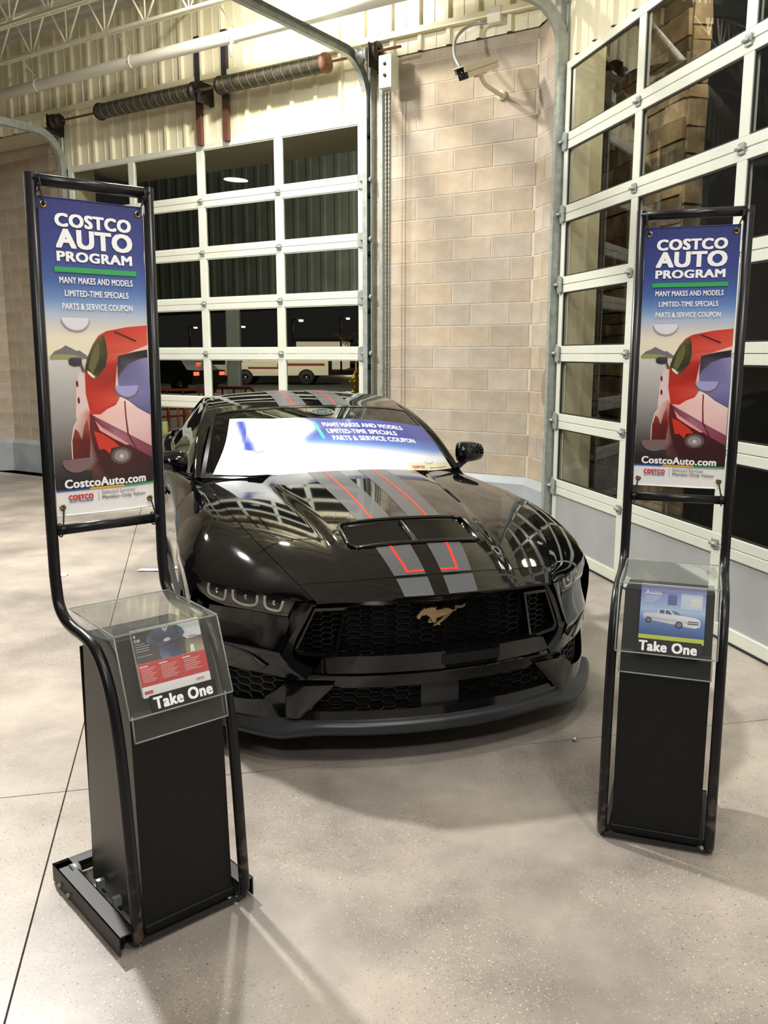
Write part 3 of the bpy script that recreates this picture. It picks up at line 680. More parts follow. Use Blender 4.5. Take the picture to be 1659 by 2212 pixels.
def smoothed(k):
    ys = np.array([r[k] for r in _hn]); xs = np.array(_hx); m_ = xs > 0
    pf = np.polyfit(np.sqrt(xs[m_]), ys[m_], 5 if k in (0, 2, 4, 6, 8, 10) else 4); y2 = ys.copy(); y2[m_] = np.polyval(pf, np.sqrt(xs[m_]))
    if k in (9, 10): y2[xs > 1.6] = ys[xs > 1.6]
    xx = np.concatenate([[-.1], np.linspace(.03, 2.1, 40)]); yy_ = np.concatenate([[ys[0]], np.polyval(pf, np.sqrt(xx[1:]))]); return cubic(xx, yy_)
_hf = [smoothed(k) for k in range(11)]
def yshut(x): return _hf[9](x)
def zhood(x, y):
    v = [f(x) for f in _hf]; y = abs(y); y2, z2, y3, z3, ys_, zs_ = v[3], v[4], v[5], v[6], v[9], v[10]
    if y <= y2: return v[0] - (v[0] - z2) * (y / y2) ** 2.1
    if y <= y3:
        t = (y - y2) / (y3 - y2); return z2 + (z3 - z2) * (t * t * (3 - 2 * t) * .5 + t * .5)
    t = (y - y3) / (ys_ - y3); return z3 + (zs_ - z3) * t + .011 * 4 * t * (1 - t) * min(1, max(.3, x / .5))
def rimmed(P, gap=.0018, depth=.014, n=None):
    """grid whose border is pulled in by gap and folded down: an edge with a shut line"""
    P = np.array(P, float); n = gridn(P) if n is None else n
    n = n * (1 if n[..., 2].sum() > 0 else -1)
    Q = P.copy()
    def pull(a, b): d = b - a; l = np.linalg.norm(d, axis=-1, keepdims=True) + 1e-9; return d / l * gap
    Q[0] += pull(P[0], P[1]); Q[-1] += pull(P[-1], P[-2]); Q[:, 0] += pull(P[:, 0], P[:, 1]); Q[:, -1] += pull(P[:, -1], P[:, -2])
    return Q, n
def panel(name, P, m, parent=None, rim=True, skip=None, gap=.0018, depth=.014, outward=None, flipn=False):
    P = np.array(P, float); Q = P
    mb = MB(); n = gridn(P)
    c = P.reshape(-1, 3).mean(0); s = 1
    ref = outward if outward is not None else np.array([0, 0, 1.])
    if (n.reshape(-1, 3).mean(0) @ ref) < 0: n = -n; s = -1
    if rim: Q, _ = rimmed(P, gap, n=n)
    mb.grid(Q, flip=(s < 0), skip=skip)
    if rim:
        D = Q - n * depth
        for A, B in ((Q[0], D[0]), (D[-1], Q[-1]), (D[:, 0], Q[:, 0]), (Q[:, -1], D[:, -1])):
            mb.grid([B, A], flip=(s < 0), smooth=False)
    return cbuild(mb, name, m, parent)
def sym(half):   # half grid with column 0 on the centre line -> full grid
    H = np.array(half, float); Mi = H[:, 1:][:, ::-1] * np.array([1, -1, 1]); return np.concatenate([Mi, H], axis=1)
VX0, VX1, VY = .360, .598, .305
def hood_cols(x):
    ys = yshut(x); a = min(VY, ys * .6) if x < .25 else VY
    y2, y3 = max(_hf[3](x), a + .012), max(_hf[5](x), a + .03)
    return list(np.linspace(0, a, 14)) + list(np.linspace(a, y2, 5)[1:]) + list(np.linspace(y2, y3, 6)[1:]) + list(np.linspace(y3, ys, 18)[1:])
def hood_row(xc, xs):
    row = []
    for k, y in enumerate(hood_cols(xs)):
        ysm = yshut(xs); x = xc + (xs - xc) * (y / ysm) ** 2; row.append((x, y, zhood(x, y)))
    return row
# nose panel in front of the hood
rows = [hood_row(.035 + (.136 - .035) * t, .080 + (.185 - .080) * t) for t in np.linspace(0, 1, 12)]
panel('nose_panel', sym(rows), M['black_paint'], gap=.0015)
rows = []
st = [(.136, .185), (.18, .225), (.23, .26), (.29, .305), (.33, .335), (VX0, VX0)] + [(x, x) for x in np.linspace(VX0, VX1, 12)[1:]] + [(x, x) for x in np.linspace(VX1, 1.1, 22)[1:]]
for t in np.linspace(0, 1, 26)[1:]: st.append((1.1 + (1.575 - 1.1) * t, 1.1 + (1.93 - 1.1) * t))
rows = [hood_row(a, b) for a, b in st]
i0 = 5; i1 = i0 + 11; ncol = len(hood_cols(.5)); NC = 2 * ncol - 1; c0, c1 = ncol - 1 - 13, ncol - 1 + 13
hood = panel('hood', sym(rows), M['black_paint'], skip=lambda i, j: i0 <= i < i1 and c0 <= j < c1)
# hood vent: recessed trough with lateral louvres, centre divider and raised rim
mb = MB(); P = []
for x in np.linspace(VX0, VX1, 12):
    t = (x - VX0) / (VX1 - VX0); dep = .012 + .038 * math.sin(PI * min(1, t * 1.15)) ** .7 if t < .87 else .03
    P.append([(x, y, zhood(x, y) - (.0 if abs(abs(y) - VY) < 1e-6 else dep)) for y in [-VY] + list(np.linspace(-VY + .012, VY - .012, 16)) + [VY]])
P[0] = [(VX0, q[1], zhood(VX0, q[1])) for q in P[0]]; P[-1] = [(VX1, q[1], zhood(VX1, q[1])) for q in P[-1]]
mb.grid(P, flip=True); vent = cbuild(mb, 'hood_vent', M['gloss_black'])
for k, x in enumerate((.43, .48, .53, .575)):
    for s in (-1, 1):
        mb = MB(); P = []
        for y in np.linspace(s * .022, s * (VY - .018), 10):
            z = zhood(x, y)
            P.append([(x - .026, y, z - .030), (x - .022, y, z - .025), (x + .012, y, z - .006), (x + .010, y, z - .012)])
        mb.grid(P, smooth=False); cbuild(mb, 'louvre', M['gloss_black'], vent)
mb = MB(); P = [[(x, y, zhood(x, 0) + dz) for y, dz in ((-.016, -.03), (-.009, .001), (.009, .001), (.016, -.03))] for x in np.linspace(VX0, VX1, 10)]; mb.grid(P, flip=True); cbuild(mb, 'divider', M['gloss_black'], vent)
rim = [(x, y) for x, y in ([(VX0 - .004, y) for y in np.linspace(-VY + .03, VY - .03, 24)] + [(VX0 + .012, VY - .004)] + [(x, VY + .004) for x in np.linspace(VX0 + .04, VX1 - .03, 10)] + [(VX1 - .004, VY - .012)] + [(VX1 + .004, y) for y in np.linspace(VY - .04, -VY + .04, 24)] + [(VX1 - .004, -VY + .012)] + [(x, -VY - .004) for x in np.linspace(VX1 - .03, VX0 + .04, 10)] + [(VX0 + .012, -VY + .004)])]
mb = MB(); mb.tube([(x, y, zhood(x, y) + .003) for x, y in rim], .009, 8, closed=True); cbuild(mb, 'vent_rim', M['gloss_black'], vent)
# racing stripes with red pinstripe
yin = cubic([0, .08, .3, .6, .9, 1.2, 1.6], [.032, .034, .038, .044, .048, .052, .056]); yout = cubic([0, .08, .2, .3, .38, .6, .9, 1.2, 1.6], [.158, .166, .182, .194, .201, .206, .218, .228, .230])
yred = cubic([0, .15, .3, .38, .6, .9, 1.2, 1.6], [.108, .112, .128, .134, .137, .139, .141, .143])
def xcowl(y): return 1.575 + (1.93 - 1.575) * (abs(y) / yshut(1.93)) ** 2
def xf(y): return .035 + .045 * (y / .526) ** 2
def xj(y): return .136 + .049 * (y / .575) ** 2
for s in (-1, 1):
    stripe = None
    for (xa, xb, n) in ((lambda y: xf(y) + .004, lambda y: xj(y) - .010, 6), (lambda y: xj(y) + .006, lambda y: VX0 - .016, 12), (lambda y: VX1 + .016, lambda y: xcowl(y) - .006, 34)):
        mb = MB(); P = []
        for t in np.linspace(0, 1, n):
            row = []
            for u in np.linspace(0, 1, 9):
                x_ = xa(.1) + (xb(.1) - xa(.1)) * t; y = yin(x_) + (yout(x_) - yin(x_)) * u; x = xa(y) + (xb(y) - xa(y)) * t; row.append((x, s * y, zhood(x, y) + .0012))
            P.append(row)
        mb.grid(P, flip=(s > 0)); stripe = cbuild(mb, 'racing_stripe', M['stripe'])
        if n > 6:
            mb = MB()
            x0_, x1_ = (xb(.12) - .0, xa(.12)) if n == 12 else (xb(.14) - .004, xa(.14))
            hw = .0062
            P = [[(x, s * (yred(x) + o_), zhood(x, yred(x) + o_) + .0022) for o_ in (-hw, 0, hw)] for x in np.linspace(x1_ + (.022 if n == 12 else 0), x0_, 40)]
            mb.grid(P, flip=(s > 0))
            if n == 12:
                xs_ = x1_ + .022
                P = [[(x_, s * y, zhood(x_, y) + .0022) for x_ in (xs_ - .012, xs_)] for y in np.linspace(yin(.16) + .001, yred(xs_) + hw, 12)]
                mb.grid(P, flip=(s < 0))
            cbuild(mb, 'pinstripe', M['red'], stripe)

# --- side shape helpers: fender, doors, quarters
HLT = [(.153, .594, .708), (.195, .665, .722), (.25, .729, .729), (.381, .840, .729), (.465, .895, .730), (.540, .935, .732), (.620, .968, .735)]
HLB = [(.170, .625, .641), (.205, .675, .644), (.252, .731, .650), (.391, .848, .645), (.470, .903, .656), (.545, .943, .674), (.620, .970, .702)]
crest = [(.105, .548, .712), (.153, .594, .710), (.195, .665, .723), (.25, .729, .731), (.381, .840, .731), (.465, .895, .732), (.540, .935, .735), (.66, .974, .752), (.82, .994, .772), (.97, .999, .785), (1.15, .996, .795), (1.35, .985, .803), (1.55, .973, .812), (1.75, .962, .820)]
shutp = [(.090, .533, .724), (.12, .545, .7375), (.17, .566, .757), (.22, .588, .780), (.31, .623, .815), (.40, .655, .846), (.50, .683, .874), (.62, .702, .897), (.80, .731, .921), (.97, .754, .937), (1.15, .769, .953), (1.35, .777, .959), (1.55, .781, .961), (1.75, .786, .962)]
shutp = [(x, yshut(x), zhood(x, yshut(x))) for x, _, _ in shutp]
bul = [.003, .006, .010, .014, .019, .023, .027, .031, .034, .036, .036, .034, .032, .030]
ftop = []
for a, b, k in zip(shutp, crest, bul):
    a, b = np.array(a), np.array(b); row = []
    for t in (0, .28, .55, .8, 1): row.append(a + (b - a) * t + np.array([0, 0, 1]) * k * (1 - (2 * t - 1) ** 2) * 1.0 + np.array([0, 1., 0]) * k * .45 * t * t * (1 - t) * 4)
    ftop.append(row)
def refine(P, a, b):
    P = np.array(P, float); Q = np.stack([cmr(P[:, j], a) for j in range(P.shape[1])], 1); return np.stack([cmr(Q[i], b) for i in range(Q.shape[0])], 0)
def ypro(z, x=1.2):   # side section
    base = cubic([.16, .22, .30, .45, .60, .72, .80, .83], [.900, .925, .943, .952, .957, .955, .950, .942])(z)
    fl = .050 * math.exp(-((x - .93) / .50) ** 2) + .050 * math.exp(-((x - 3.65) / .60) ** 2)
    nose = 0.
    tail = -max(0, (x - 4.2)) ** 1.5 * .22
    return base + fl * min(1, max(0, (z - .25) / .3)) + nose + tail
def archz(x, xc, r=.378, zc=.345):
    d = r * r - (x - xc) ** 2; return zc + math.sqrt(d) if d > 0 else None
def side_patch(xs, ztop, xc, zlow=.20):
    P = []
    for x in xs:
        top = np.array(ztop(x)); za = archz(x, xc); zb = za if za and za > .25 else zlow
        row = [top]
        for t in np.linspace(0, 1, 12)[1:]:
            z = top[2] + (zb - top[2]) * t; y = ypro(z, x); bl = min(1, t * 3.5); row.append(np.array([x, top[1] * (1 - bl) + y * bl, z]))
        P.append(row)
    return np.array(P)
cy = cubic([p[0] for p in crest], [p[1] for p in crest]); cz = cubic([p[0] for p in crest], [p[2] for p in crest])
belt_y = cubic([1.75, 2.2, 2.7, 3.2, 3.6, 4.0, 4.4, 4.78], [.786, .835, .858, .860, .850, .835, .80, .72]); belt_z = cubic([1.75, 2.0, 2.5, 3.0, 3.5, 4.0, 4.4, 4.78], [.962, .968, .965, .97, .985, 1.02, 1.06, 1.03])
cr_y = cubic([1.75, 2.3, 3.0, 3.5, 3.9, 4.4, 4.78], [.962, .948, .955, .990, .990, .94, .82]); cr_z = cubic([1.75, 2.3, 3.0, 3.5, 3.9, 4.4, 4.78], [.822, .83, .84, .87, .89, .90, .88])
for s in (1, -1):
    S = np.array([1, s, 1.])
    nm = 'fender'
    Pt = refine(ftop, 4, 4) * S
    mb = MB(); Q, nrm = rimmed(Pt, .0016); mb.grid(Q, flip=(s < 0)); D = Q - nrm * .014
    mb.grid([Q[:, 0], D[:, 0]], flip=(s < 0), smooth=False)
    xs = list(np.linspace(.556, 1.304, 44)) + [1.309, 1.36, 1.45, 1.55, 1.65, 1.748]
    Ps = side_patch(xs, lambda x: (x, cy(x), cz(x)), .93) * S
    mb.grid(Ps, flip=(s < 0))
    # wheel-arch lip
    arc = [(.93 + .378 * math.cos(a), .345 + .378 * math.sin(a)) for a in np.linspace(-.22, PI + .10, 40)]
    P = [[(x, s * (ypro(min(z, .8), x) + .001), z), (x + (.93 - x) * .05, s * (ypro(min(z, .8), x) - .004), z + (.345 - z) * .05), (x + (.93 - x) * .05, s * (ypro(min(z, .8), x) - .06), z + (.345 - z) * .05)] for x, z in arc]
    mb.grid(P, flip=(s > 0)); fd = cbuild(mb, nm, M['black_paint'])
    # side vent trim on the fender
    mb = MB(); mb.box(1.42, 1.66, s * .948 - .004, s * .948 + .004, .50, .56, bev=.003); cbuild(mb, 'fender_vent', M['gloss_black'], fd)
    # inner arch liner
    mb = MB()
    P = [[(.93 + .372 * math.cos(a), s * y, .345 + .372 * math.sin(a)) for y in (.93, .62)] for a in np.linspace(-.2, PI + .2, 24)]; mb.grid(P, flip=(s < 0))
    P = [[(3.65 + .372 * math.cos(a), s * y, .345 + .372 * math.sin(a)) for y in (.93, .58)] for a in np.linspace(-.2, PI + .2, 24)]; mb.grid(P, flip=(s < 0)); cbuild(mb, 'arch_liner', M['matte_black'])
    # door
    def shoulder(xs_):
        P = []
        for x in xs_:
            a = np.array([x, belt_y(x), belt_z(x)]); b = np.array([x, cr_y(x), cr_z(x)]); P.append([a + (b - a) * t + np.array([0, .02, .02]) * 4 * t * (1 - t) for t in np.linspace(0, 1, 7)])
        return np.array(P)
    xs = np.linspace(1.75, 3.02, 20)
    sh = shoulder(xs); lo = side_patch(xs, lambda x: (x, cr_y(x), cr_z(x)), 99, .27)
    dr = panel('door', np.concatenate([sh, lo[:, 1:]], axis=1) * S, M['black_paint'], outward=np.array([0, s, .2]), gap=.003)
    mb = MB(); mb.box(2.72, 2.92, s * .962 - .008, s * .962 + .008, .775, .80, bev=.006); cbuild(mb, 'door_handle', M['gloss_black'], dr)
    # rear quarter
    xs = list(np.linspace(3.02, 3.27, 6)) + list(np.linspace(3.276, 4.024, 36)) + list(np.linspace(4.03, 4.74, 14))
    sh = shoulder(xs); lo = side_patch(xs, lambda x: (x, cr_y(x), cr_z(x)), 3.65, .25)
    panel('rear_quarter_panel', np.concatenate([sh, lo[:, 1:]], axis=1) * S, M['black_paint'], outward=np.array([0, s, .2]), gap=.002)
    # side skirt
    mb = MB(); P = [[(x, s * y, z) for y, z in ((.925, .275), (.955, .235), (.945, .165), (.86, .15))] for x in np.linspace(1.33, 3.26, 10)]; mb.grid(P, flip=(s < 0), smooth=False); cbuild(mb, 'side_skirt', M['satin_black'])

# --- windscreen, pillars, roof, side glass, rear glass
wsL = [(1.575, 0, 1.030), (1.60, .2, 1.028), (1.68, .42, 1.012), (1.80, .62, .995), (1.955, .800, .982)]
wsT = [(2.425, 0, 1.367), (2.428, .18, 1.366), (2.440, .36, 1.358), (2.465, .52, 1.345), (2.505, .650, 1.322)]
def wsP(u, v):   # u: 0 centre .. 1 pillar (signed), v: 0 cowl .. 1 header
    s = -1 if u < 0 else 1; u = abs(u) * 4; i = min(int(u), 3); t = u - i
    a = cmrp(wsL, i, t); b = cmrp(wsT, i, t)
    p = a + (b - a) * v + np.array([-.010, 0, .022]) * 4 * v * (1 - v); p[1] *= s
    return p
def cmrp(P, i, t):
    P = [np.array(q, float) for q in P]; m = P[1] * np.array([1, -1, 1]); p0 = P[i - 1] if i > 0 else m; p3 = P[i + 2] if i + 2 < len(P) else 2 * P[-1] - P[-2]; p1, p2 = P[i], P[i + 1]
    return .5 * (2 * p1 + (p2 - p0) * t + (2 * p0 - 5 * p1 + 4 * p2 - p3) * t * t + (3 * p1 - p0 - 3 * p2 + p3) * t ** 3)
P = np.array([[wsP(u, v) for u in np.linspace(-1, 1, 33)] for v in np.linspace(0, 1, 13)])
wsn = gridn(P); wsn = wsn * (1 if wsn[..., 2].mean() > 0 else -1)
mb = MB(); mb.grid(P - wsn * .004, flip=True); ws = cbuild(mb, 'windshield', M['ws_glass'])
mb = MB()   # black frit border
def strip(uv_a, uv_b): mb.grid([[wsP(*p) + np.array([0, 0, -.001]) for p in uv_a], [wsP(*p) + np.array([0, 0, -.001]) for p in uv_b]])
us = np.linspace(-1, 1, 33); vs_ = np.linspace(0, 1, 13)
strip([(u, 1) for u in us], [(u, .965) for u in us]); strip([(u, 0) for u in us], [(u, .06) for u in us])
for s in (-1, 1): strip([(s, v) for v in vs_], [(s * .965, v) for v in vs_])
cbuild(mb, 'glass_border', M['gloss_black'], ws)
# brand oval seen behind the glass at the mirror
mb = MB(); n = 30
def wsQ(u, v, d): return wsP(u, v) + np.array([-.4, 0, .9]) * d
oc = (0.03, .87)
P = [[wsQ(oc[0] + r_ * .105 * math.cos(2 * PI * k / n), oc[1] + r_ * .062 * math.sin(2 * PI * k / n), .002) for k in range(n + 1)] for r_ in (.86, 1.0)]; mb.grid(P)
P = [[wsQ(oc[0] + r_ * .105 * math.cos(2 * PI * k / n), oc[1] + r_ * .062 * math.sin(2 * PI * k / n), .0012) for k in range(n + 1)] for r_ in (.0, .86)]; mb.grid(P, mi=1)
tv, tf, _ = text_geo('Ford', .02); mb.add([wsQ(oc[0] + (a - .5) * .13, oc[1] + (b - .5) * .062, .0026 + k_) for a, b, k_ in tv], tf)
cbuild(mb, 'oval_badge', [mat('badge_grey_green', srgb(108, 126, 116), .4), mat('badge_dark', srgb(34, 42, 40), .4)], ws)
# interior mirror block
mb = MB(); mb.obox(wsP(0, .80) + np.array([.09, 0, -.05]), (.02, 0, 0), (0, .11, 0), (0, 0, .03), bev=.012); cbuild(mb, 'interior_mirror', M['interior'])
roof_in = [(2.505, .650, 1.322), (2.70, .625, 1.366), (3.0, .600, 1.396), (3.3, .590, 1.392), (3.6, .60, 1.345), (3.9, .63, 1.235)]
roof_c = [(2.425, 0, 1.367), (2.66, 0, 1.412), (2.98, 0, 1.436), (3.28, 0, 1.430), (3.55, 0, 1.395), (3.62, 0, 1.378)]
roof_x = [2.465, 2.69, 2.995, 3.3, 3.57, 3.64]
Pr = []
for c_, e_, k in zip(roof_c[:5], roof_in[:5], range(5)):
    c_ = np.array(c_); e_ = np.array(e_); row = []
    for t in (0, .28, .55, .78, 1): row.append((c_[0] + (e_[0] - c_[0]) * t ** 2.2, c_[1] + (e_[1] - c_[1]) * t, e_[2] + (c_[2] - e_[2]) * (1 - t ** 2.3)))
    Pr.append(row)
Pr = np.stack([cmr(np.array(Pr)[:, j], 5) for j in range(5)], 1); Pr = np.stack([cmr(np.array(r_), 4) for r_ in Pr])
Pf = sym(Pr)
roof = panel('roof', Pf, M['black_paint'], gap=.001)
# roof stripes
def on_roof(i, y):
    r_ = Pf[i]; j = np.searchsorted(r_[:, 1], y); j = min(max(j, 1), len(r_) - 1); t = (y - r_[j - 1, 1]) / (r_[j, 1] - r_[j - 1, 1]); return r_[j - 1] + (r_[j] - r_[j - 1]) * t
for s in (-1, 1):
    mb = MB(); P = [[on_roof(i, s * y) + np.array([0, 0, .0016]) for y in np.linspace(.055, .235, 7)] for i in range(0, len(Pf))]; mb.grid(P, flip=(s > 0)); st_ = cbuild(mb, 'racing_stripe', M['stripe'])
    mb = MB(); P = [[on_roof(i, s * y) + np.array([0, 0, .0028]) for y in (.134, .140, .146)] for i in range(0, len(Pf))]; mb.grid(P, flip=(s > 0)); cbuild(mb, 'pinstripe', M['red'], st_)
outer = [(1.955, .842, .968), (2.15, .812, 1.105), (2.35, .775, 1.215), (2.55, .728, 1.288), (2.8, .688, 1.345), (3.1, .665, 1.366), (3.4, .665, 1.345), (3.7, .69, 1.262), (3.98, .735, 1.13)]
inner = [(1.955, .800, .983), (2.10, .772, 1.085), (2.28, .722, 1.200), (2.505, .652, 1.323), (2.75, .620, 1.372), (3.05, .598, 1.396), (3.35, .591, 1.388), (3.62, .602, 1.338), (3.92, .635, 1.225)]
low = [(2.05, .845, .978), (2.25, .853, .972), (2.5, .864, .970), (2.8, .868, .972), (3.05, .868, .976), (3.3, .862, .985), (3.55, .852, 1.00), (3.72, .84, 1.02)]
upp = [(2.10, .822, 1.06), (2.25, .793, 1.155), (2.45, .748, 1.245), (2.75, .695, 1.330), (3.05, .668, 1.356), (3.3, .667, 1.345), (3.5, .675, 1.305), (3.68, .70, 1.235)]
for s in (1, -1):
    S = np.array([1, s, 1.])
    P = np.array([[np.array(a), np.array(a) * .5 + np.array(b) * .5 + np.array([0, .008, .010]), np.array(b)] for a, b in zip(inner, outer)])
    P = refine(P, 4, 3) * S; n_ = gridn(P); mb = MB(); mb.grid(P, flip=(s < 0))
    Q = np.array([P[:, -1], P[:, -1] + np.array([.01, -s * .02, -.012])]); mb.grid(Q, flip=(s < 0), smooth=False); cbuild(mb, 'roof_pillar', M['black_paint'])
    P = np.array([[np.array(a), (np.array(a) + np.array(b)) / 2 + np.array([0, .012, 0]), np.array(b)] for a, b in zip(low, upp)]); P = refine(P, 3, 3) * S
    mb = MB(); mb.grid(P, flip=(s > 0)); cbuild(mb, 'side_window', M['side_glass'])
    # sail panel and belt filler under the glass
    fill = [(1.93, .80, .975), (1.955, .842, .965)]
    mb = MB(); P = [[np.array(l), np.array([l[0], belt_y(l[0]), belt_z(l[0])])] for l in [(1.75, .786, .962), (1.95, .842, .968)] + low + [(4.0, .80, 1.06)]]; mb.grid(np.array(P) * S, flip=(s < 0), smooth=False)
    P = [[np.array((3.72, .84, 1.02)), np.array((3.68, .70, 1.235))], [np.array((4.02, .80, 1.05)), np.array((3.98, .735, 1.13))], [np.array((4.2, .80, 1.05)), np.array((4.2, .74, 1.09))]]; mb.grid(np.array(P) * S, flip=(s > 0), smooth=False)
    mb.grid(np.array([[(2.05, .845, .978), (2.10, .822, 1.06)], [(1.955, .842, .968), (1.99, .836, .995)]]) * S, flip=(s < 0), smooth=False)
    cbuild(mb, 'belt_trim', M['gloss_black'])
# rear glass, deck, tail
P = np.array([[(3.60, 0, 1.386), (3.6, .3, 1.378), (3.61, .60, 1.345)], [(3.95, 0, 1.275), (3.94, .32, 1.265), (3.92, .635, 1.225)], [(4.32, 0, 1.125), (4.28, .35, 1.12), (4.2, .70, 1.09)]], float)
P = refine(P, 5, 4); mb = MB(); mb.grid(sym(P), flip=True); cbuild(mb, 'rear_window', M['side_glass'])
P = np.array([[(4.32, 0, 1.12), (4.3, .4, 1.115), (4.2, .78, 1.06)], [(4.55, 0, 1.135), (4.54, .4, 1.125), (4.45, .80, 1.06)], [(4.76, 0, 1.12), (4.75, .4, 1.11), (4.70, .76, 1.05)]], float)
panel('trunk_lid', sym(refine(P, 4, 4)), M['black_paint'])
P = np.array([[(4.76, 0, 1.115), (4.75, .4, 1.105), (4.70, .76, 1.04)], [(4.72, 0, .98), (4.71, .4, .975), (4.68, .80, .93)], [(4.70, 0, .86), (4.70, .4, .86), (4.68, .84, .84)], [(4.81, 0, .72), (4.79, .4, .72), (4.70, .87, .70)], [(4.80, 0, .45), (4.78, .4, .45), (4.70, .88, .45)], [(4.70, 0, .25), (4.69, .4, .25), (4.64, .84, .25)]], float)
panel('rear_bumper', sym(refine(P, 3, 4)), M['black_paint'], outward=np.array([1., 0, 0]))
for s in (-1, 1):
    for y in (.38, .50, .62):
        mb = MB(); mb.box(4.695, 4.735, s * y - .025, s * y + .025, .87, .965, bev=.006); cbuild(mb, 'tail_lamp', M['tail_red'])
# cowl / wiper area
mb = MB(); P = [[(xcowl(y) + .002, y, zhood(xcowl(y), y) - .012), (xcowl(y) * .5 + wsP(y / .8 if abs(y) < .8 else 1, 0)[0] * .5, y, zhood(xcowl(y), y) - .035), tuple(wsP(max(-1, min(1, y / .8)), 0.02) + np.array([0, 0, -.012]))] for y in np.linspace(-.79, .79, 25)]
mb.grid(P, flip=False); cbuild(mb, 'cowl_panel', M['satin_black'])
for (a, b, dx) in (((-.66, -.015), (.02, -.02), 0), ((-.02, -.025), (.64, -.03), 0)):
    mb = MB(); p0 = wsQ(a[0], a[1], .016); p1 = wsQ(b[0], b[1], .012); mb.tube([p0, (p0 + p1) / 2 + np.array([-.01, 0, .008]), p1], .006, 8); mb.tube([wsQ(b[0], -.05, .006), p1], .008, 8); cbuild(mb, 'wiper', M['satin_black'])
# interior: dashboard, seats, steering wheel, floor
mb = MB(); P = [[(x, y, z + .03 * math.cos(y * 2)) for y in np.linspace(-.72, .72, 14)] for x, z in ((1.72, .94), (1.95, .955), (2.12, .93), (2.2, .80), (2.2, .45))]; mb.grid(P, flip=False); cbuild(mb, 'dashboard', M['interior'])
for s in (-1, 1):
    mb = MB(); mb.obox((2.95, s * .37, .50), (.25, 0, 0), (0, .24, 0), (0, 0, .08), bev=.05); mb.obox((3.22, s * .37, .83), (.06, 0, -.015), (0, .22, 0), (.09, 0, .28), bev=.05); mb.obox((3.31, s * .37, 1.14), (.045, 0, -.01), (0, .13, 0), (.02, 0, .09), bev=.04); cbuild(mb, 'seat', M['interior'])
mb = MB(); mb.tube([(2.42 + .06 * math.sin(a), .37 + .18 * math.cos(a), .90 + .17 * math.sin(a)) for a in np.linspace(0, 2 * PI, 25)[:-1]], .016, 8, closed=True); mb.obox((2.42, .37, .90), (.02, 0, 0), (0, .07, 0), (0, 0, .04), bev=.01); mb.tube([(2.42, .21, .90), (2.42, .53, .90)], .012, 6); cbuild(mb, 'steering_wheel', M['interior'])
mb = MB(); mb.box(.75, 4.3, -.66, .66, .17, .24); mb.box(.35, .75, -.55, .55, .17, .24); mb.box(1.35, 3.2, -.86, .86, .17, .24); cbuild(mb, 'floor_pan', M['matte_black'])

# --- front fascia on the nose surface
_g = cubic([0, .2, .4, .6, .7, .78, .86, .91, .94, .96], [.030, .043, .083, .155, .220, .300, .425, .56, .70, .85])
def nz(y, z, off=0.):
    return np.array([_g(abs(y)) + off, y, z])
def both(fn, name, m, parent=None, recalc=False):
    out = []
    for s in (1, -1):
        mb = MB(); fn(mb, s); out.append(cbuild(mb, name, m, parent, recalc=recalc))
    return out
def band(mb, A, B, s, n=6, fl=False, offm=0.):
    """surface between two polylines of nose points (y, z, off)"""
    A = [nz(*a) if len(a) == 3 and not isinstance(a, np.ndarray) else a for a in A]; B = [nz(*b) if len(b) == 3 and not isinstance(b, np.ndarray) else b for b in B]
    P = np.array([[a + (b - a) * t for t in np.linspace(0, 1, n)] for a, b in zip(A, B)]); P[..., 1] *= s
    mb.grid(P, flip=(s < 0) != fl)
# surround of the grille: outer line O, inner line I (per half)
O = [(0, .712, .005), (.25, .709, .005), (.50, .694, .0), (.548, .700, .0), (.585, .63, -.004), (.628, .55, -.006), (.655, .475, -.008), (.63, .43, -.010), (.56, .375, -.010)]
I = [(0, .688, .02), (.25, .686, .02), (.50, .684, .015), (.528, .680, .012), (.557, .62, .008), (.592, .55, .006), (.612, .485, .002), (.595, .455, .0), (.535, .412, -.004)]
def f_sur(mb, s):
    band(mb, O, I, s, 4)
    J = [(y * .985, z - .002 if k < 4 else z + .003, o_ + .045) for k, (y, z, o_) in enumerate(I)]
    band(mb, I, J, s, 3)
both(f_sur, 'grille_surround', M['gloss_black'])
# lower bar and the body strip beneath
def f_bar(mb, s):
    ys = [0, .12, .25, .38, .47, .535]
    A = [(y, .488, .012) for y in ys[:-2]] + [(.43, .488, .012), (.47, .480, .010)]; B = [(y, .482, -.022) for y in ys[:-2]] + [(.45, .480, -.02), (.50, .470, -.016)]
    C_ = [(y, .410, -.024) for y in ys[:-2]] + [(.47, .408, -.02), (.535, .408, -.014)]; D = [(y, .400, -.006) for y in ys[:-2]] + [(.47, .398, -.004), (.54, .396, .0)]
    E = [(y, .392, -.012) for y in ys[:-2]] + [(.47, .390, -.010), (.55, .380, -.010)]; F_ = [(y, .340, -.004) for y in ys[:-2]] + [(.42, .340, .0), (.452, .350, .0)]
    G = [(y, .332, .03) for y in ys[:-2]] + [(.41, .332, .03), (.445, .340, .03)]
    A0 = [(y, .492, .05) for y in ys[:-2]] + [(.42, .492, .05), (.455, .486, .05)]
    for a, b in ((A0, A), (A, B), (B, C_), (C_, D), (D, E), (E, F_), (F_, G)): band(mb, a, b, s, 3)
both(f_bar, 'bumper_bar', M['black_paint'])
mb = MB(); P = [[nz(y, z, -.024) for y in np.linspace(-.01, .26, 8)] for z in (.425, .470)]; mb.grid(np.array(P) + np.array([-.002, 0, 0]), flip=True); cbuild(mb, 'plate_recess', M['matte_black'])
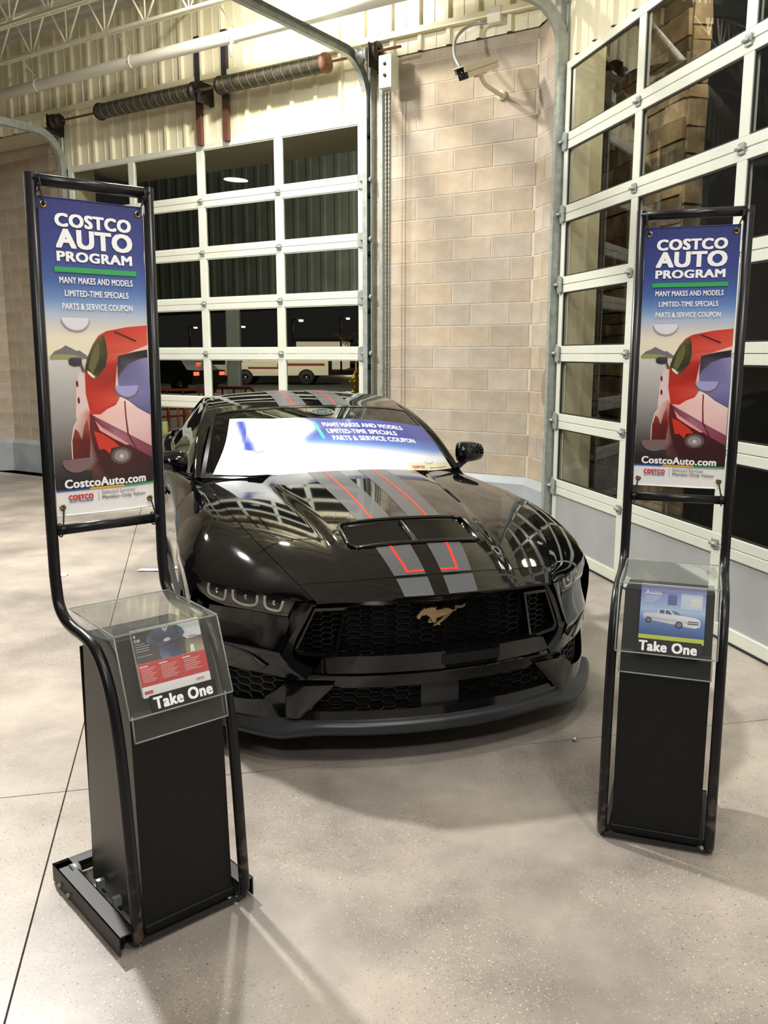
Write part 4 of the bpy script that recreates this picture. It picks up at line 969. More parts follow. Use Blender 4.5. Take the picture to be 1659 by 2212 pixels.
# pods with their own thick frames
pod_o = [(.395, .684), (.522, .678), (.60, .500), (.585, .478), (.455, .468), (.435, .480)]
def f_podframe(mb, s):
    n = len(pod_o); c = np.array([.50, .575]); 
    inner_ = [(p[0] + (c[0] - p[0]) * .14, p[1] + (c[1] - p[1]) * .13) for p in pod_o]
    for k in range(n):
        a, b = pod_o[k], pod_o[(k + 1) % n]; ia, ib = inner_[k], inner_[(k + 1) % n]
        band(mb, [(*a, .004), (*b, .004)], [(*ia, .008), (*ib, .008)], s, 3, fl=True)
        band(mb, [(*ia, .008), (*ib, .008)], [(ia[0], ia[1], .06), (ib[0], ib[1], .06)], s, 2, fl=True)
        band(mb, [(a[0], a[1], .05), (b[0], b[1], .05)], [(*a, .004), (*b, .004)], s, 2, fl=True)
both(f_podframe, 'air_duct_frame', M['gloss_black'])
def inpoly(p, poly):
    x, y = p; r_ = False
    for i in range(len(poly)):
        x1, y1 = poly[i]; x2, y2 = poly[i - 1]
        if (y1 > y) != (y2 > y) and x < (x2 - x1) * (y - y1) / (y2 - y1) + x1: r_ = not r_
    return r_
def hexmesh(mb, poly, w_, h_, off, s=1, bar=.0032, depth=.014):
    ys = [p[0] for p in poly]; zs = [p[1] for p in poly]; px_ = w_ * .78; seen = set()
    i0_, i1_ = int(min(ys) / px_) - 1, int(max(ys) / px_) + 2; j0, j1 = int(min(zs) / h_) - 1, int(max(zs) / h_) + 2
    for i in range(i0_, i1_):
        for j in range(j0, j1):
            c = (i * px_, j * h_ + (h_ / 2 if i % 2 else 0))
            pts = [(c[0] + a, c[1] + b) for a, b in ((-w_ / 2, 0), (-w_ * .28, h_ / 2), (w_ * .28, h_ / 2), (w_ / 2, 0), (w_ * .28, -h_ / 2), (-w_ * .28, -h_ / 2))]
            for k in range(6):
                a, b = pts[k], pts[(k + 1) % 6]; m_ = ((a[0] + b[0]) / 2, (a[1] + b[1]) / 2); key = (round(m_[0], 3), round(m_[1], 3))
                if key in seen or not inpoly(m_, poly): continue
                seen.add(key); A, B = nz(a[0], a[1], off), nz(b[0], b[1], off)
                A[1] *= s; B[1] *= s
                d = B - A; l = np.linalg.norm(d); d /= l; nn = np.array([1., 0, 0]); up_ = np.cross(d, nn); up_ /= np.linalg.norm(up_)
                mb.obox((A + B) / 2 + nn * depth / 2, d * l / 2, up_ * bar / 2, nn * depth / 2)
gpoly = [(-.36, .69), (.36, .69), (.425, .485), (-.425, .485)]
gpoly = [(-.385, .69), (.385, .69), (.43, .485), (-.43, .485)]
mb = MB(); hexmesh(mb, gpoly, .066, .027, .045); o = cbuild(mb, 'grille_mesh', M['mesh']); o['kind'] = 'stuff'
mb = MB(); P = [[nz(y, z, .075) for y in np.linspace(-.56, .56, 20)] for z in (.72, .46)]; mb.grid(P, flip=False); P = [[nz(y, z, .060) for y in np.linspace(-.5, .5, 20)] for z in (.36, .22)]; mb.grid(P, flip=False); cbuild(mb, 'grille_backing', M['matte_black'])
for s in (1, -1):
    mb = MB(); hexmesh(mb, [(.40, .68), (.515, .675), (.59, .50), (.45, .475)], .050, .024, .040, s, bar=.004, depth=.02); o = cbuild(mb, 'air_duct_mesh', M['mesh']); o['kind'] = 'stuff'
    mb = MB(); hexmesh(mb, [(.085, .337), (.445, .340), (.545, .245), (.085, .245)], .070, .034, .030, s, bar=.0036); o = cbuild(mb, 'lower_grille_mesh', M['mesh']); o['kind'] = 'stuff'
mb = MB(); P = [[nz(y, z, .018) for y in np.linspace(-.085, .085, 6)] for z in (.338, .243)]; mb.grid(P, flip=False); cbuild(mb, 'sensor_cover', M['satin_black'])
# lip: gloss valance, then the protruding satin splitter
def f_val(mb, s):
    ys = [0, .15, .30, .42, .48, .54, .595]
    A = [(y, .246, .03) for y in ys]; B = [(y, .238, -.004) for y in ys]; C_ = [(y, .200, -.010) for y in ys]
    band(mb, A, B, s, 2); band(mb, B, C_, s, 3)
both(f_val, 'valance', M['gloss_black'])
ly = [0, .15, .30, .42, .52, .60, .64]
def lip_row(y, k):   # outer lip runs on past the corner to the wheel arch
    return y
LTOP = [nz(y, .203, -.006) for y in ly] + [np.array(q) for q in [(.245, .735, .190), (.36, .835, .175), (.50, .930, .170), (.57, .962, .172)]]
LOUT = [nz(y, .190, -.040) for y in ly[:5]] + [np.array(q) for q in [(.118, .612, .168), (.150, .675, .150), (.225, .765, .150), (.345, .87, .150), (.50, .968, .156), (.575, 1.0, .160)]]
LMID = [nz(y, .165, -.044) for y in ly[:5]] + [np.array(q) for q in [(.112, .615, .150), (.146, .682, .134), (.222, .772, .132), (.342, .878, .132), (.50, .976, .138), (.575, 1.008, .142)]]
LBOT = [nz(y, .142, -.026) for y in ly[:5]] + [np.array(q) for q in [(.130, .60, .130), (.170, .67, .120), (.245, .755, .118), (.36, .86, .118), (.51, .960, .122), (.58, .99, .126)]]
LIN = [q + np.array([.25, 0, .02]) * np.array([1, 1, 1]) for q in LBOT]
def f_lip(mb, s):
    P = np.stack([cmr([a, b, c_, d, e], 2) for a, b, c_, d, e in zip(LTOP, LOUT, LMID, LBOT, LIN)])
    P = np.stack([cmr(P[:, j], 3) for j in range(P.shape[1])], 1); P[..., 1] *= s; mb.grid(P, flip=(s < 0))
both(f_lip, 'front_splitter', M['lip'])
# corner fascia with side intake
R0 = HLB
rowsF = [
 [(0.165, 0.622, 0.637), (0.210, 0.680, 0.640), (0.262, 0.737, 0.646), (0.395, 0.842, 0.637), (0.470, 0.890, 0.629), (0.545, 0.927, 0.620), (0.575, 0.958, 0.640)],
 [(0.168, 0.624, 0.585), (0.212, 0.690, 0.585), (0.275, 0.750, 0.585), (0.398, 0.850, 0.580), (0.475, 0.902, 0.570), (0.550, 0.940, 0.565), (0.578, 0.972, 0.565)],
 [(0.170, 0.655, 0.500), (0.215, 0.705, 0.505), (0.280, 0.770, 0.510), (0.395, 0.862, 0.505), (0.470, 0.915, 0.500), (0.545, 0.957, 0.495), (0.580, 0.975, 0.490)],
 [(0.168, 0.655, 0.475), (0.212, 0.705, 0.480), (0.276, 0.772, 0.485), (0.392, 0.866, 0.480), (0.468, 0.918, 0.475), (0.545, 0.959, 0.470), (0.580, 0.976, 0.465)],
 [(0.150, 0.600, 0.412), (0.185, 0.652, 0.425), (0.262, 0.745, 0.430), (0.375, 0.845, 0.425), (0.455, 0.903, 0.420), (0.540, 0.952, 0.420), (0.580, 0.968, 0.420)],
 [(0.105, 0.480, 0.362), (0.172, 0.628, 0.374), (0.225, 0.695, 0.380), (0.330, 0.800, 0.380), (0.425, 0.875, 0.378), (0.530, 0.947, 0.380), (0.582, 0.972, 0.380)],
 [(0.120, 0.520, 0.300), (0.200, 0.672, 0.318), (0.245, 0.728, 0.314), (0.335, 0.815, 0.312), (0.420, 0.878, 0.312), (0.525, 0.944, 0.320), (0.582, 0.970, 0.320)],
 [(0.130, 0.540, 0.235), (0.232, 0.722, 0.268), (0.275, 0.765, 0.258), (0.340, 0.825, 0.250), (0.420, 0.882, 0.250), (0.525, 0.944, 0.250), (0.582, 0.967, 0.250)],
 [(0.140, 0.560, 0.195), (0.185, 0.655, 0.195), (0.250, 0.745, 0.190), (0.345, 0.830, 0.180), (0.430, 0.888, 0.172), (0.530, 0.944, 0.170), (0.582, 0.964, 0.170)]]
def f_cor(mb, s):
    P = np.array(rowsF, float); Q = np.stack([cmr(P[:, j], 3) for j in range(P.shape[1])], 1); Q = np.stack([cmr(r_, 4) for r_ in Q]); Q[..., 1] *= s
    # hole: rows 5..7 (15..21), cols 1..4 (4..16)
    mb.grid(Q, flip=(s > 0), skip=lambda i, j: 15 <= i < 21 and 4 <= j < 16)
    # hole walls
    loop = [Q[15, j] for j in range(4, 17)] + [Q[i, 16] for i in range(16, 22)] + [Q[21, j] for j in range(15, 3, -1)] + [Q[i, 4] for i in range(20, 15, -1)]
    L2 = [q + np.array([.07, -s * .02, 0]) for q in loop]; mb.grid([loop + [loop[0]], L2 + [L2[0]]], flip=(s > 0), smooth=False)
both(f_cor, 'bumper_corner', M['black_paint'])
def f_fang(mb, s):
    cn = [[nz(.452, .360, -.020), nz(.640, .352, -.036)], [nz(.588, .212, -.022), nz(.642, .212, -.030)]]
    P = np.array([[(cn[0][0] * (1 - u) + cn[0][1] * u) * (1 - v) + (cn[1][0] * (1 - u) + cn[1][1] * u) * v + np.array([-.006, 0, 0]) * 4 * u * (1 - u) for u in np.linspace(0, 1, 7)] for v in np.linspace(0, 1, 7)]); P[..., 1] *= s; mb.grid(P, flip=(s > 0))
    E_ = np.array([P[:, 0], P[:, 0] + np.array([.05, 0, 0])]); mb.grid(E_, flip=(s < 0), smooth=False); E_ = np.array([P[0], P[0] + np.array([.03, 0, .004])]); mb.grid(E_, flip=(s > 0), smooth=False)
    E_ = np.array([P[:, -1], P[:, -1] + np.array([.03, 0, 0])]); mb.grid(E_, flip=(s > 0), smooth=False)
both(f_fang, 'bumper_fang', M['black_paint'])
for s in (1, -1):
    mb = MB(); hexmesh(mb, [(.635, .375), (.86, .378), (.86, .245), (.72, .245)], .056, .032, .030, s, bar=.004)
    P = [[nz(y, z, .07) * np.array([1, s, 1]) for y in np.linspace(.60, .89, 8)] for z in (.40, .23)]; mb.grid(P, flip=(s < 0), mi=1); o = cbuild(mb, 'side_intake_mesh', [M['satin_black'], M['matte_black']])
    # bright blade above the intake
    mb = MB(); A = cmr([np.array(q) * np.array([1, s, 1]) for q in [(.222, .712, .412), (.27, .763, .455), (.35, .828, .474), (.44, .888, .470), (.52, .923, .445)]], 4)
    mb.tube(A + np.array([-.002, s * .002, 0]), .006, 8); cbuild(mb, 'intake_blade', M['satin_black'])
    # filler between hood corner, surround and headlight
    mb = MB(); P = np.array([[(.09, .537, .712), (.120, .572, .706), (.153, .598, .703)], [(.105, .562, .67), (.135, .592, .665), (.160, .612, .660)], [(.135, .598, .60), (.155, .618, .600), (.166, .624, .600)], [(.160, .648, .50), (.165, .652, .50), (.170, .656, .50)]], float) * np.array([1, s, 1])
    mb.grid(refine(P, 3, 3), flip=(s > 0)); cbuild(mb, 'headlight_bezel', M['black_paint'])
    # headlight
    top = np.array(HLT) * np.array([1, s, 1]); bot = np.array(HLB) * np.array([1, s, 1])
    def hl(u, v, off):   # u along 0 (inner) .. 1 (tip); v 0 bottom .. 1 top
        k = u * (len(top) - 1); i = min(int(k), len(top) - 2); t = k - i; a = top[i] + (top[i + 1] - top[i]) * t; b = bot[i] + (bot[i + 1] - bot[i]) * t
        k2 = min(max(i, 0), len(top) - 2); tg = top[min(k2 + 1, len(top) - 1)] - top[max(k2 - 1, 0)]; nn = np.array([-abs(tg[1]), s * tg[0], 0]); nn /= np.linalg.norm(nn)
        return b + (a - b) * v - nn * off + nn * .006 * 4 * v * (1 - v)
    hd = empty('headlight'); hd.parent = car
    mb = MB(); mb.grid([[hl(u, v, -.001) for v in np.linspace(0, 1, 7)] for u in np.linspace(0, 1, 25)], flip=(s > 0)); cbuild(mb, 'lens', M['lens'], hd)
    mb = MB(); mb.grid([[hl(u, v, .018) for v in np.linspace(.03, .97, 7)] for u in np.linspace(.01, .97, 25)], flip=(s > 0))
    mb.grid([[hl(u, 0, 0), hl(u, 0.03, .018)] for u in np.linspace(0, 1, 25)], flip=(s > 0)); mb.grid([[hl(u, .97, .018), hl(u, 1, 0)] for u in np.linspace(0, 1, 25)], flip=(s > 0)); mb.grid([[hl(0, v, 0) for v in (0, 1)], [hl(.01, v, .018) for v in (0, 1)]], flip=(s > 0)); cbuild(mb, 'lamp_housing', M['hl_in'], hd)
    for u0, u1 in ((.095, .285), (.335, .478), (.515, .735)):
        mb = MB(); pts = [(u0 + .01, .80), (u0 + .012, .40), (u0 + .04, .20), (u1 - .05, .20), (u1 - .01, .42), (u1 - .002, .88)]
        if s: pts = pts
        P = [hl(*p, .010) for p in pts]; P = cmr(P, 3); mb.tube(P, .0062, 6); cbuild(mb, 'light_strip', M['led'], hd)
        mb = MB(); P = [[hl(u, v, .0155) for v in np.linspace(.28, .92, 4)] for u in np.linspace(u0 + .02, u1 - .02, 6)]; mb.grid(P, flip=(s > 0))
        c_ = hl((u0 + u1) / 2, .62, .012); mb.lathe([(.0, 0), (.010, -.002), (.012, .004)], c_, np.array([-1., 0, 0]), 12, mi=1); cbuild(mb, 'projector', [M['hl_dark'], M['chrome']], hd)
# headlight empties are sub-groups of the car: keep them light-weight
# emblem: a running horse in silhouette, traced as a flat casting
crop = [(245, 440), (262, 400), (300, 360), (322, 325), (350, 300), (385, 285), (410, 240), (425, 285), (455, 262), (500, 250), (490, 272), (530, 255), (600, 240), (580, 258), (690, 252), (655, 275), (672, 300), (660, 312), (720, 312), (800, 300), (870, 284), (930, 288), (1000, 312), (1050, 340), (1085, 345), (1100, 320), (1096, 270), (1130, 250), (1200, 262), (1270, 266), (1310, 250), (1325, 220), (1340, 245), (1320, 285), (1260, 310), (1190, 312), (1140, 300), (1130, 335), (1100, 365), (1060, 360), (1030, 380), (990, 430), (930, 480), (860, 530), (800, 570), (745, 600), (770, 640), (720, 640), (700, 620), (655, 645), (610, 655), (620, 632), (665, 612), (700, 580), (740, 550), (790, 510), (820, 470), (835, 430), (780, 455), (700, 480), (660, 490), (650, 530), (700, 510), (690, 535), (640, 560), (680, 590), (640, 590), (600, 560), (560, 575), (495, 572), (500, 545), (520, 500), (530, 480), (545, 490), (540, 540), (585, 545), (560, 500), (520, 440), (470, 410), (440, 385), (430, 400), (380, 408), (345, 405), (330, 450), (300, 478), (262, 470)]
sc_ = .218 / 1105.
def horse(a, b, d):
    y = (a - 790) * sc_; z = .628 - (b - 430) * sc_; return nz(y, z, .022) + np.array([-d, 0, 0])
mb = MB(); mb.prism(crop, horse, .010); cbuild(mb, 'horse_emblem', M['pony'], recalc=True)

# --- mirrors
for s in (1, -1):
    mb = MB(); c = np.array([2.07, s * .955, 1.065])
    P = []
    for k, (dy, r1, r2) in enumerate(((-.095, .03, .028), (-.085, .060, .062), (-.03, .072, .068), (.03, .070, .062), (.075, .050, .048), (.092, .012, .012))):
        P.append([c + np.array([r1 * (1.0 if math.cos(a) < 0 else .55) * math.cos(a), s * dy, r2 * math.sin(a) + .004]) for a in np.linspace(0, 2 * PI, 21)])
    P = np.stack([cmr(np.array(P)[:, j], 3) for j in range(21)], 1); mb.grid(P, flip=(s > 0)); mr_ = cbuild(mb, 'side_mirror', M['black_paint'], recalc=True)
    mb = MB(); mb.tube(cmr([(2.02, s * .815, .975), (2.03, s * .865, .988), (2.06, s * .93, 1.02)], 4), [.030] * 2 + [.022] * 3 + [.018] * 4, 10); cbuild(mb, 'mirror_arm', M['gloss_black'], mr_)
    mb = MB(); mb.obox(c + np.array([.040, 0, .004]), (.003, 0, 0), (0, .078, 0), (0, 0, .050), bev=.002); cbuild(mb, 'mirror_glass', M['chrome'], mr_)

# --- wheels
def make_wheel(s):
    wl = empty('wheel'); wl.parent = car
    mb = MB(); ax = np.array([0, s, 0.]); w2 = .132
    mb.lathe([(.235, -w2), (.30, -w2 - .004), (.333, -w2 + .02), (.343, -w2 + .045), (.343, w2 - .045), (.333, w2 - .02), (.30, w2 + .004), (.235, w2)], (0, 0, 0), ax, 48)
    for k in range(48):
        a = 2 * PI * k / 48
        for dy in (-.07, 0, .07): mb.obox((.344 * math.cos(a), dy, .344 * math.sin(a)), (0, .024, 0), (-math.sin(a) * .014, 0, math.cos(a) * .014), (math.cos(a) * .0015, 0, math.sin(a) * .0015))
    cbuild(mb, 'tyre', M['tire'], wl)
    mb = MB(); mb.lathe([(.236, -w2 + .01), (.225, -w2 + .03), (.215, 0), (.225, w2 - .02), (.242, w2 - .004), (.238, w2 - .014), (.20, .02)], (0, 0, 0), ax, 40); mb.lathe([(0, .03), (.10, .03), (.19, .0), (.20, -.02)], (0, 0, 0), ax, 32); cbuild(mb, 'rim', M['rim'], wl)
    for k in range(5):
        for d_ in (-.14, .14):
            a = 2 * PI * k / 5 + d_; mb = MB(); u = np.array([math.cos(a), 0, math.sin(a)]); v = np.array([-math.sin(a), 0, math.cos(a)])
            mb.obox(u * .14 + ax * (w2 - .035), u * .095, v * .013, ax * .016, bev=.004); cbuild(mb, 'spoke', M['rim'], wl)
    mb = MB(); mb.lathe([(0, w2 - .008), (.034, w2 - .010), (.05, w2 - .03), (.055, w2 - .05)], (0, 0, 0), ax, 20); cbuild(mb, 'hub_cap', M['rim'], wl)
    mb = MB(); mb.lathe([(.07, -.02), (.165, -.02), (.165, .005), (.07, .005)], (0, 0, 0), ax, 28); cbuild(mb, 'brake_disc', M['galv'], wl)
    return wl
protos = {}
for s in (1, -1):
    wl = make_wheel(s); wl.location = (s * .862, .93, .345); wl.name = 'wheel'
    r2 = wl.copy(); COL.objects.link(r2); r2.parent = car; r2.location = (s * .858, 3.65, .345)
    for ch in list(wl.children):
        c2_ = ch.copy(); COL.objects.link(c2_); c2_.parent = r2

# banner lying on the windscreen is built with the printed things
# ------------------------------------------------------------------ printed artwork: coloured polygons with one colour per corner
class Print:
    """layers of flat print; points are (u, v) with v downwards, fn(u, v, lift) -> 3d"""
    def __init__(s, fn): s.fn = fn; s.v = []; s.f = []; s.c = []; s.k = 0
    def poly(s, pts, col, lift=None):
        s.k += 1; l = s.k * .00008 if lift is None else lift
        C_ = [np.array(srgb(*c)) for c in (col if isinstance(col, list) else [col] * len(pts))]
        for t in tess([(u, -v) for u, v in pts]):
            A = [np.array(pts[i]) for i in t]; K = [C_[i] for i in t]; n = max(1, int(max(np.linalg.norm((A[i] - A[i - 1]) * [1, 1]) for i in range(3)) / .07 + .99)); b = len(s.v)
            ix = {}
            for i in range(n + 1):
                for j in range(n + 1 - i):
                    a_, b_ = i / n, j / n; c_ = 1 - a_ - b_; q = A[0] * c_ + A[1] * a_ + A[2] * b_; ix[i, j] = len(s.v); s.v.append(s.fn(q[0], q[1], l)); s.c.append(tuple(K[0] * c_ + K[1] * a_ + K[2] * b_))
            for i in range(n):
                for j in range(n - i):
                    s.f.append((ix[i, j], ix[i + 1, j], ix[i, j + 1]))
                    if i + j < n - 1: s.f.append((ix[i + 1, j], ix[i + 1, j + 1], ix[i, j + 1]))
        return s
    def grad(s, u0, u1, v0, v1, stops, nu=8, nv=40):
        s.k += 1; l = s.k * .00008; b = len(s.v); vs = np.linspace(v0, v1, nv + 1)
        cs = np.array([c for _, c in stops], float); ps = [p for p, _ in stops]
        for v in vs:
            c = srgb(*[float(np.interp((v - v0) / (v1 - v0), ps, cs[:, k])) for k in range(3)])
            for u in np.linspace(u0, u1, nu + 1): s.v.append(s.fn(u, v, l)); s.c.append(c)
        for i in range(nv):
            for j in range(nu): s.f.append((b + i * (nu + 1) + j, b + (i + 1) * (nu + 1) + j, b + (i + 1) * (nu + 1) + j + 1, b + i * (nu + 1) + j + 1))
        return s
    def text(s, t, u0, u1, v0, v1, col, bold=.02):
        s.k += 1; l = s.k * .00008 + .0002; vs, fs, _ = text_geo(t, bold); b = len(s.v)
        s.v += [s.fn(u0 + (u1 - u0) * a, v1 + (v0 - v1) * c, l + k_) for a, c, k_ in vs]; s.f += [tuple(b + i for i in f) for f in fs]; s.c += [srgb(*col)] * len(vs); return s
    def rect(s, u0, u1, v0, v1, col): return s.poly([(u0, v0), (u0, v1), (u1, v1), (u1, v0)], col)
    def build(s, name, m, parent):
        me = bpy.data.meshes.new(name); me.from_pydata([tuple(map(float, q)) for q in s.v], [], s.f)
        ca = me.color_attributes.new('Col', 'FLOAT_COLOR', 'POINT'); ca.data.foreach_set('color', np.array(s.c, dtype=np.float32).ravel())
        me.materials.append(m); me.update(); o = bpy.data.objects.new(name, me); COL.objects.link(o); o.parent = parent; return o
def homog(src, dst):
    A = []
    for (x, y), (u, v) in zip(src, dst): A += [[x, y, 1, 0, 0, 0, -u * x, -u * y], [0, 0, 0, x, y, 1, -v * x, -v * y]]
    h = np.linalg.solve(np.array(A, float), np.array([c for p in dst for c in p], float)); Hm = np.append(h, 1).reshape(3, 3)
    return lambda x, y: tuple((lambda q: (q[0] / q[2], q[1] / q[2]))(Hm @ [x, y, 1]))
HB = homog([(345, 175), (965, 150), (835, 1845), (268, 1815)], [(0, 0), (1, 0), (1, 1), (0, 1)])
def P_(pts): return [HB(*p) for p in pts]
def uvbox(x0, x1, y0, y1): a = HB((x0 + x1) / 2, y0), HB((x0 + x1) / 2, y1); b = HB(x0, (y0 + y1) / 2), HB(x1, (y0 + y1) / 2); return b[0][0], b[1][0], a[0][1], a[1][1]
def banner_art(p):
    V = lambda y: HB(620, y)[1]
    p.grad(0, 1, 0, V(1000), [(0, (52, 58, 118)), (.34, (60, 74, 138)), (.52, (74, 104, 166)), (.64, (118, 150, 198)), (.72, (176, 192, 214)), (.80, (214, 210, 204)), (.88, (240, 230, 206)), (1, (236, 230, 200))])
    p.grad(0, 1, V(1000), V(1700), [(0, (216, 214, 208)), (.2, (190, 188, 184)), (.45, (158, 154, 152)), (.65, (120, 116, 114)), (.82, (70, 64, 64)), (.92, (44, 38, 40)), (1, (38, 32, 36))])
    p.grad(0, 1, V(1700), 1, [(0, (238, 238, 236)), (1, (246, 246, 244))], 4, 4)
    p.poly(P_([(318, 1002), (345, 975), (380, 962), (405, 945), (440, 962), (465, 975), (480, 972), (520, 1000), (522, 1018), (316, 1016)]), (122, 116, 118))
    p.poly(P_([(320, 1004), (345, 992), (400, 992), (450, 996), (500, 1012), (500, 1020), (318, 1020)]), (154, 158, 104))
    p.poly(P_([(440, 1160), (465, 1080), (497, 1095), (492, 1200), (502, 1300), (420, 1330)]), (228, 204, 200))
    for a in ((447, 1148), (446, 1235)): p.poly(P_([(a[0] + 7 * math.cos(t), a[1] + 18 * math.sin(t)) for t in np.linspace(0, 2 * PI, 12)[:-1]][::-1]), (118, 24, 30))
    p.poly(P_([(375, 1560), (380, 1450), (400, 1370), (440, 1310), (487, 1278), (510, 1310), (505, 1420), (520, 1560), (600, 1690), (470, 1690), (480, 1600), (420, 1600)]), [(222, 190, 176), (226, 200, 184), (226, 200, 186), (228, 196, 186), (226, 180, 172), (200, 80, 66), (120, 36, 34), (80, 26, 28), (46, 28, 32), (46, 28, 32), (100, 60, 56), (150, 120, 114)])
    p.poly(P_([(380, 1560), (388, 1440), (410, 1380), (428, 1400), (440, 1440), (462, 1370), (482, 1330), (488, 1440), (470, 1560), (430, 1600)]), [(90, 30, 28), (110, 36, 32), (130, 44, 38), (150, 60, 50), (100, 30, 28), (160, 60, 50), (180, 80, 70), (100, 30, 30), (80, 26, 28), (60, 22, 24)])
    p.poly(P_([(500, 1305), (560, 1370), (640, 1430), (730, 1500), (850, 1570), (845, 1698), (600, 1698), (540, 1610), (505, 1500), (490, 1400)]), [(120, 36, 36), (110, 30, 32), (100, 28, 32), (80, 26, 30), (60, 22, 28), (44, 26, 30), (44, 26, 30), (60, 30, 30), (70, 28, 28), (100, 30, 28)])
    p.poly(P_([(512, 1400), (560, 1420), (615, 1460), (650, 1495), (600, 1500), (590, 1530), (560, 1500), (530, 1500)]), (206, 58, 42))
    p.poly(P_([(655 + 62 * math.cos(t), 1545 + 44 * math.sin(t)) for t in np.linspace(0, 2 * PI, 20)[:-1]][::-1]), (98, 84, 84))
    p.poly(P_([(655 + 44 * math.cos(t), 1545 + 31 * math.sin(t)) for t in np.linspace(0, 2 * PI, 18)[:-1]][::-1]), (150, 138, 136))
    p.poly(P_([(655 + 14 * math.cos(t), 1548 + 12 * math.sin(t)) for t in np.linspace(0, 2 * PI, 12)[:-1]][::-1]), (208, 200, 198))
    p.poly(P_([(497, 1090), (505, 1050), (530, 1000), (560, 940), (600, 892), (648, 868), (780, 843), (908, 830), (898, 965), (800, 985), (720, 1010), (695, 1050), (682, 1130), (664, 1190), (680, 1238), (655, 1270), (600, 1290), (560, 1316), (505, 1312), (490, 1200)]), [(170, 50, 40), (190, 60, 46), (196, 60, 46), (206, 70, 56), (200, 62, 48), (186, 52, 40), (206, 60, 48), (212, 72, 58), (222, 96, 80), (226, 110, 96), (214, 90, 76), (176, 44, 34), (160, 38, 30), (196, 60, 46), (214, 84, 66), (196, 50, 36), (206, 56, 40), (218, 60, 44), (200, 44, 34), (190, 48, 38)])
    p.poly(P_([(690, 872), (704, 866), (832, 918), (820, 926)]), (90, 30, 30))
    p.poly(P_([(690, 1060), (720, 1006), (800, 975), (905, 940), (900, 972), (800, 992), (722, 1018), (690, 1110), (678, 1180), (665, 1185), (672, 1140)]), (240, 200, 192))
    p.poly(P_([(500, 1075), (520, 1010), (555, 950), (600, 900), (632, 886), (640, 930), (640, 1000), (622, 1060), (575, 1108), (545, 1124)]), [(52, 48, 34), (70, 66, 40), (96, 88, 54), (110, 100, 66), (84, 80, 50), (56, 56, 34), (64, 62, 40), (52, 50, 32), (70, 66, 44), (110, 104, 80)])
    p.poly(P_([(520, 1065), (545, 1000), (585, 935), (600, 940), (590, 1010), (560, 1070), (540, 1100)]), (104, 104, 62))
    p.poly(P_([(512, 1078), (530, 1090), (552, 1112), (560, 1100), (548, 1122), (530, 1112), (514, 1095)]), (236, 232, 210))
    p.poly(P_([(700, 1005), (800, 982), (893, 968), (885, 1200), (870, 1332), (790, 1292), (730, 1244), (700, 1215), (684, 1120)]), [(100, 98, 140), (120, 116, 160), (150, 146, 190), (130, 126, 176), (96, 94, 140), (96, 94, 136), (110, 108, 156), (128, 126, 176), (110, 108, 150)])
    p.poly(P_([(690, 1100), (700, 1005), (800, 982), (893, 968), (891, 1012), (830, 1022), (760, 1050), (710, 1100), (692, 1122)]), [(60, 56, 60), (56, 52, 56), (40, 38, 42), (36, 34, 38), (40, 38, 44), (60, 56, 66), (84, 80, 96), (96, 92, 116), (84, 82, 100)])
    p.poly(P_([(505, 1312), (560, 1316), (600, 1290), (655, 1270), (690, 1225), (735, 1250), (790, 1294), (868, 1338), (855, 1512), (760, 1460), (640, 1390)]), [(236, 180, 170), (242, 196, 188), (246, 200, 192), (246, 206, 200), (250, 220, 214), (250, 222, 216), (244, 214, 210), (240, 206, 206), (222, 176, 176), (236, 192, 190), (240, 200, 194)])
    p.poly(P_([(500, 1306), (560, 1345), (640, 1392), (760, 1462), (855, 1514), (852, 1578), (740, 1512), (640, 1440), (560, 1385)]), [(110, 40, 50), (150, 86, 104), (158, 96, 116), (142, 76, 96), (130, 66, 86), (120, 56, 76), (140, 74, 94), (172, 118, 134), (130, 60, 72)])
    p.poly(P_([(525, 1345), (560, 1385), (640, 1440), (710, 1490), (690, 1490), (620, 1450), (545, 1400)]), (232, 160, 158))
    p.poly(P_([(708, 1250), (716, 1252), (712, 1330), (714, 1430), (762, 1530), (752, 1530), (704, 1434), (704, 1330)]), (112, 30, 40))
    p.poly(P_([(410, 1022), (428, 1010), (486, 1010), (484, 1052), (440, 1056), (414, 1046)]), [(60, 56, 66), (70, 66, 76), (80, 76, 86), (54, 50, 56), (60, 56, 66), (56, 52, 60)])
    p.poly(P_([(472, 1050), (486, 1046), (500, 1084), (484, 1086)]), (120, 74, 60))
    for cx_, cy_, r_, col in ((475, 800, 77, (226, 226, 234)), (735, 1168, 72, (168, 162, 214)), (400, 1535, 74, (128, 100, 104))):   # wind slits pushed out
        a = [(cx_ + (r_ + 5) * math.cos(t), cy_ + 8 + (r_ * .86) * math.sin(t)) for t in np.linspace(0, PI, 14)]; p.poly(P_(a[::-1]), (118, 110, 110) if r_ != 77 else (170, 164, 156))
        a = [(cx_ + r_ * math.cos(t), cy_ + r_ * .84 * math.sin(t)) for t in np.linspace(0, PI, 14)]; p.poly(P_(a[::-1]), col)
    W_ = (250, 250, 250)
    p.text('COSTCO', *uvbox(418, 876, 242, 316), W_, .055); p.text('AUTO', *uvbox(412, 872, 325, 430), W_, .055); p.text('PROGRAM', *uvbox(408, 858, 446, 501), W_, .05)
    a = uvbox(388, 876, 530, 558); p.rect(*a, (58, 166, 96))
    p.text('MANY MAKES AND MODELS', *uvbox(408, 845, 582, 617), W_, .026); p.text('LIMITED-TIME SPECIALS', *uvbox(430, 810, 652, 686), W_, .026); p.text('PARTS & SERVICE COUPON', *uvbox(408, 826, 722, 756), W_, .026)
    p.text('CostcoAuto.com', *uvbox(320, 792, 1646, 1692), W_, .045)
    v0, v1 = V(1698), V(1708)
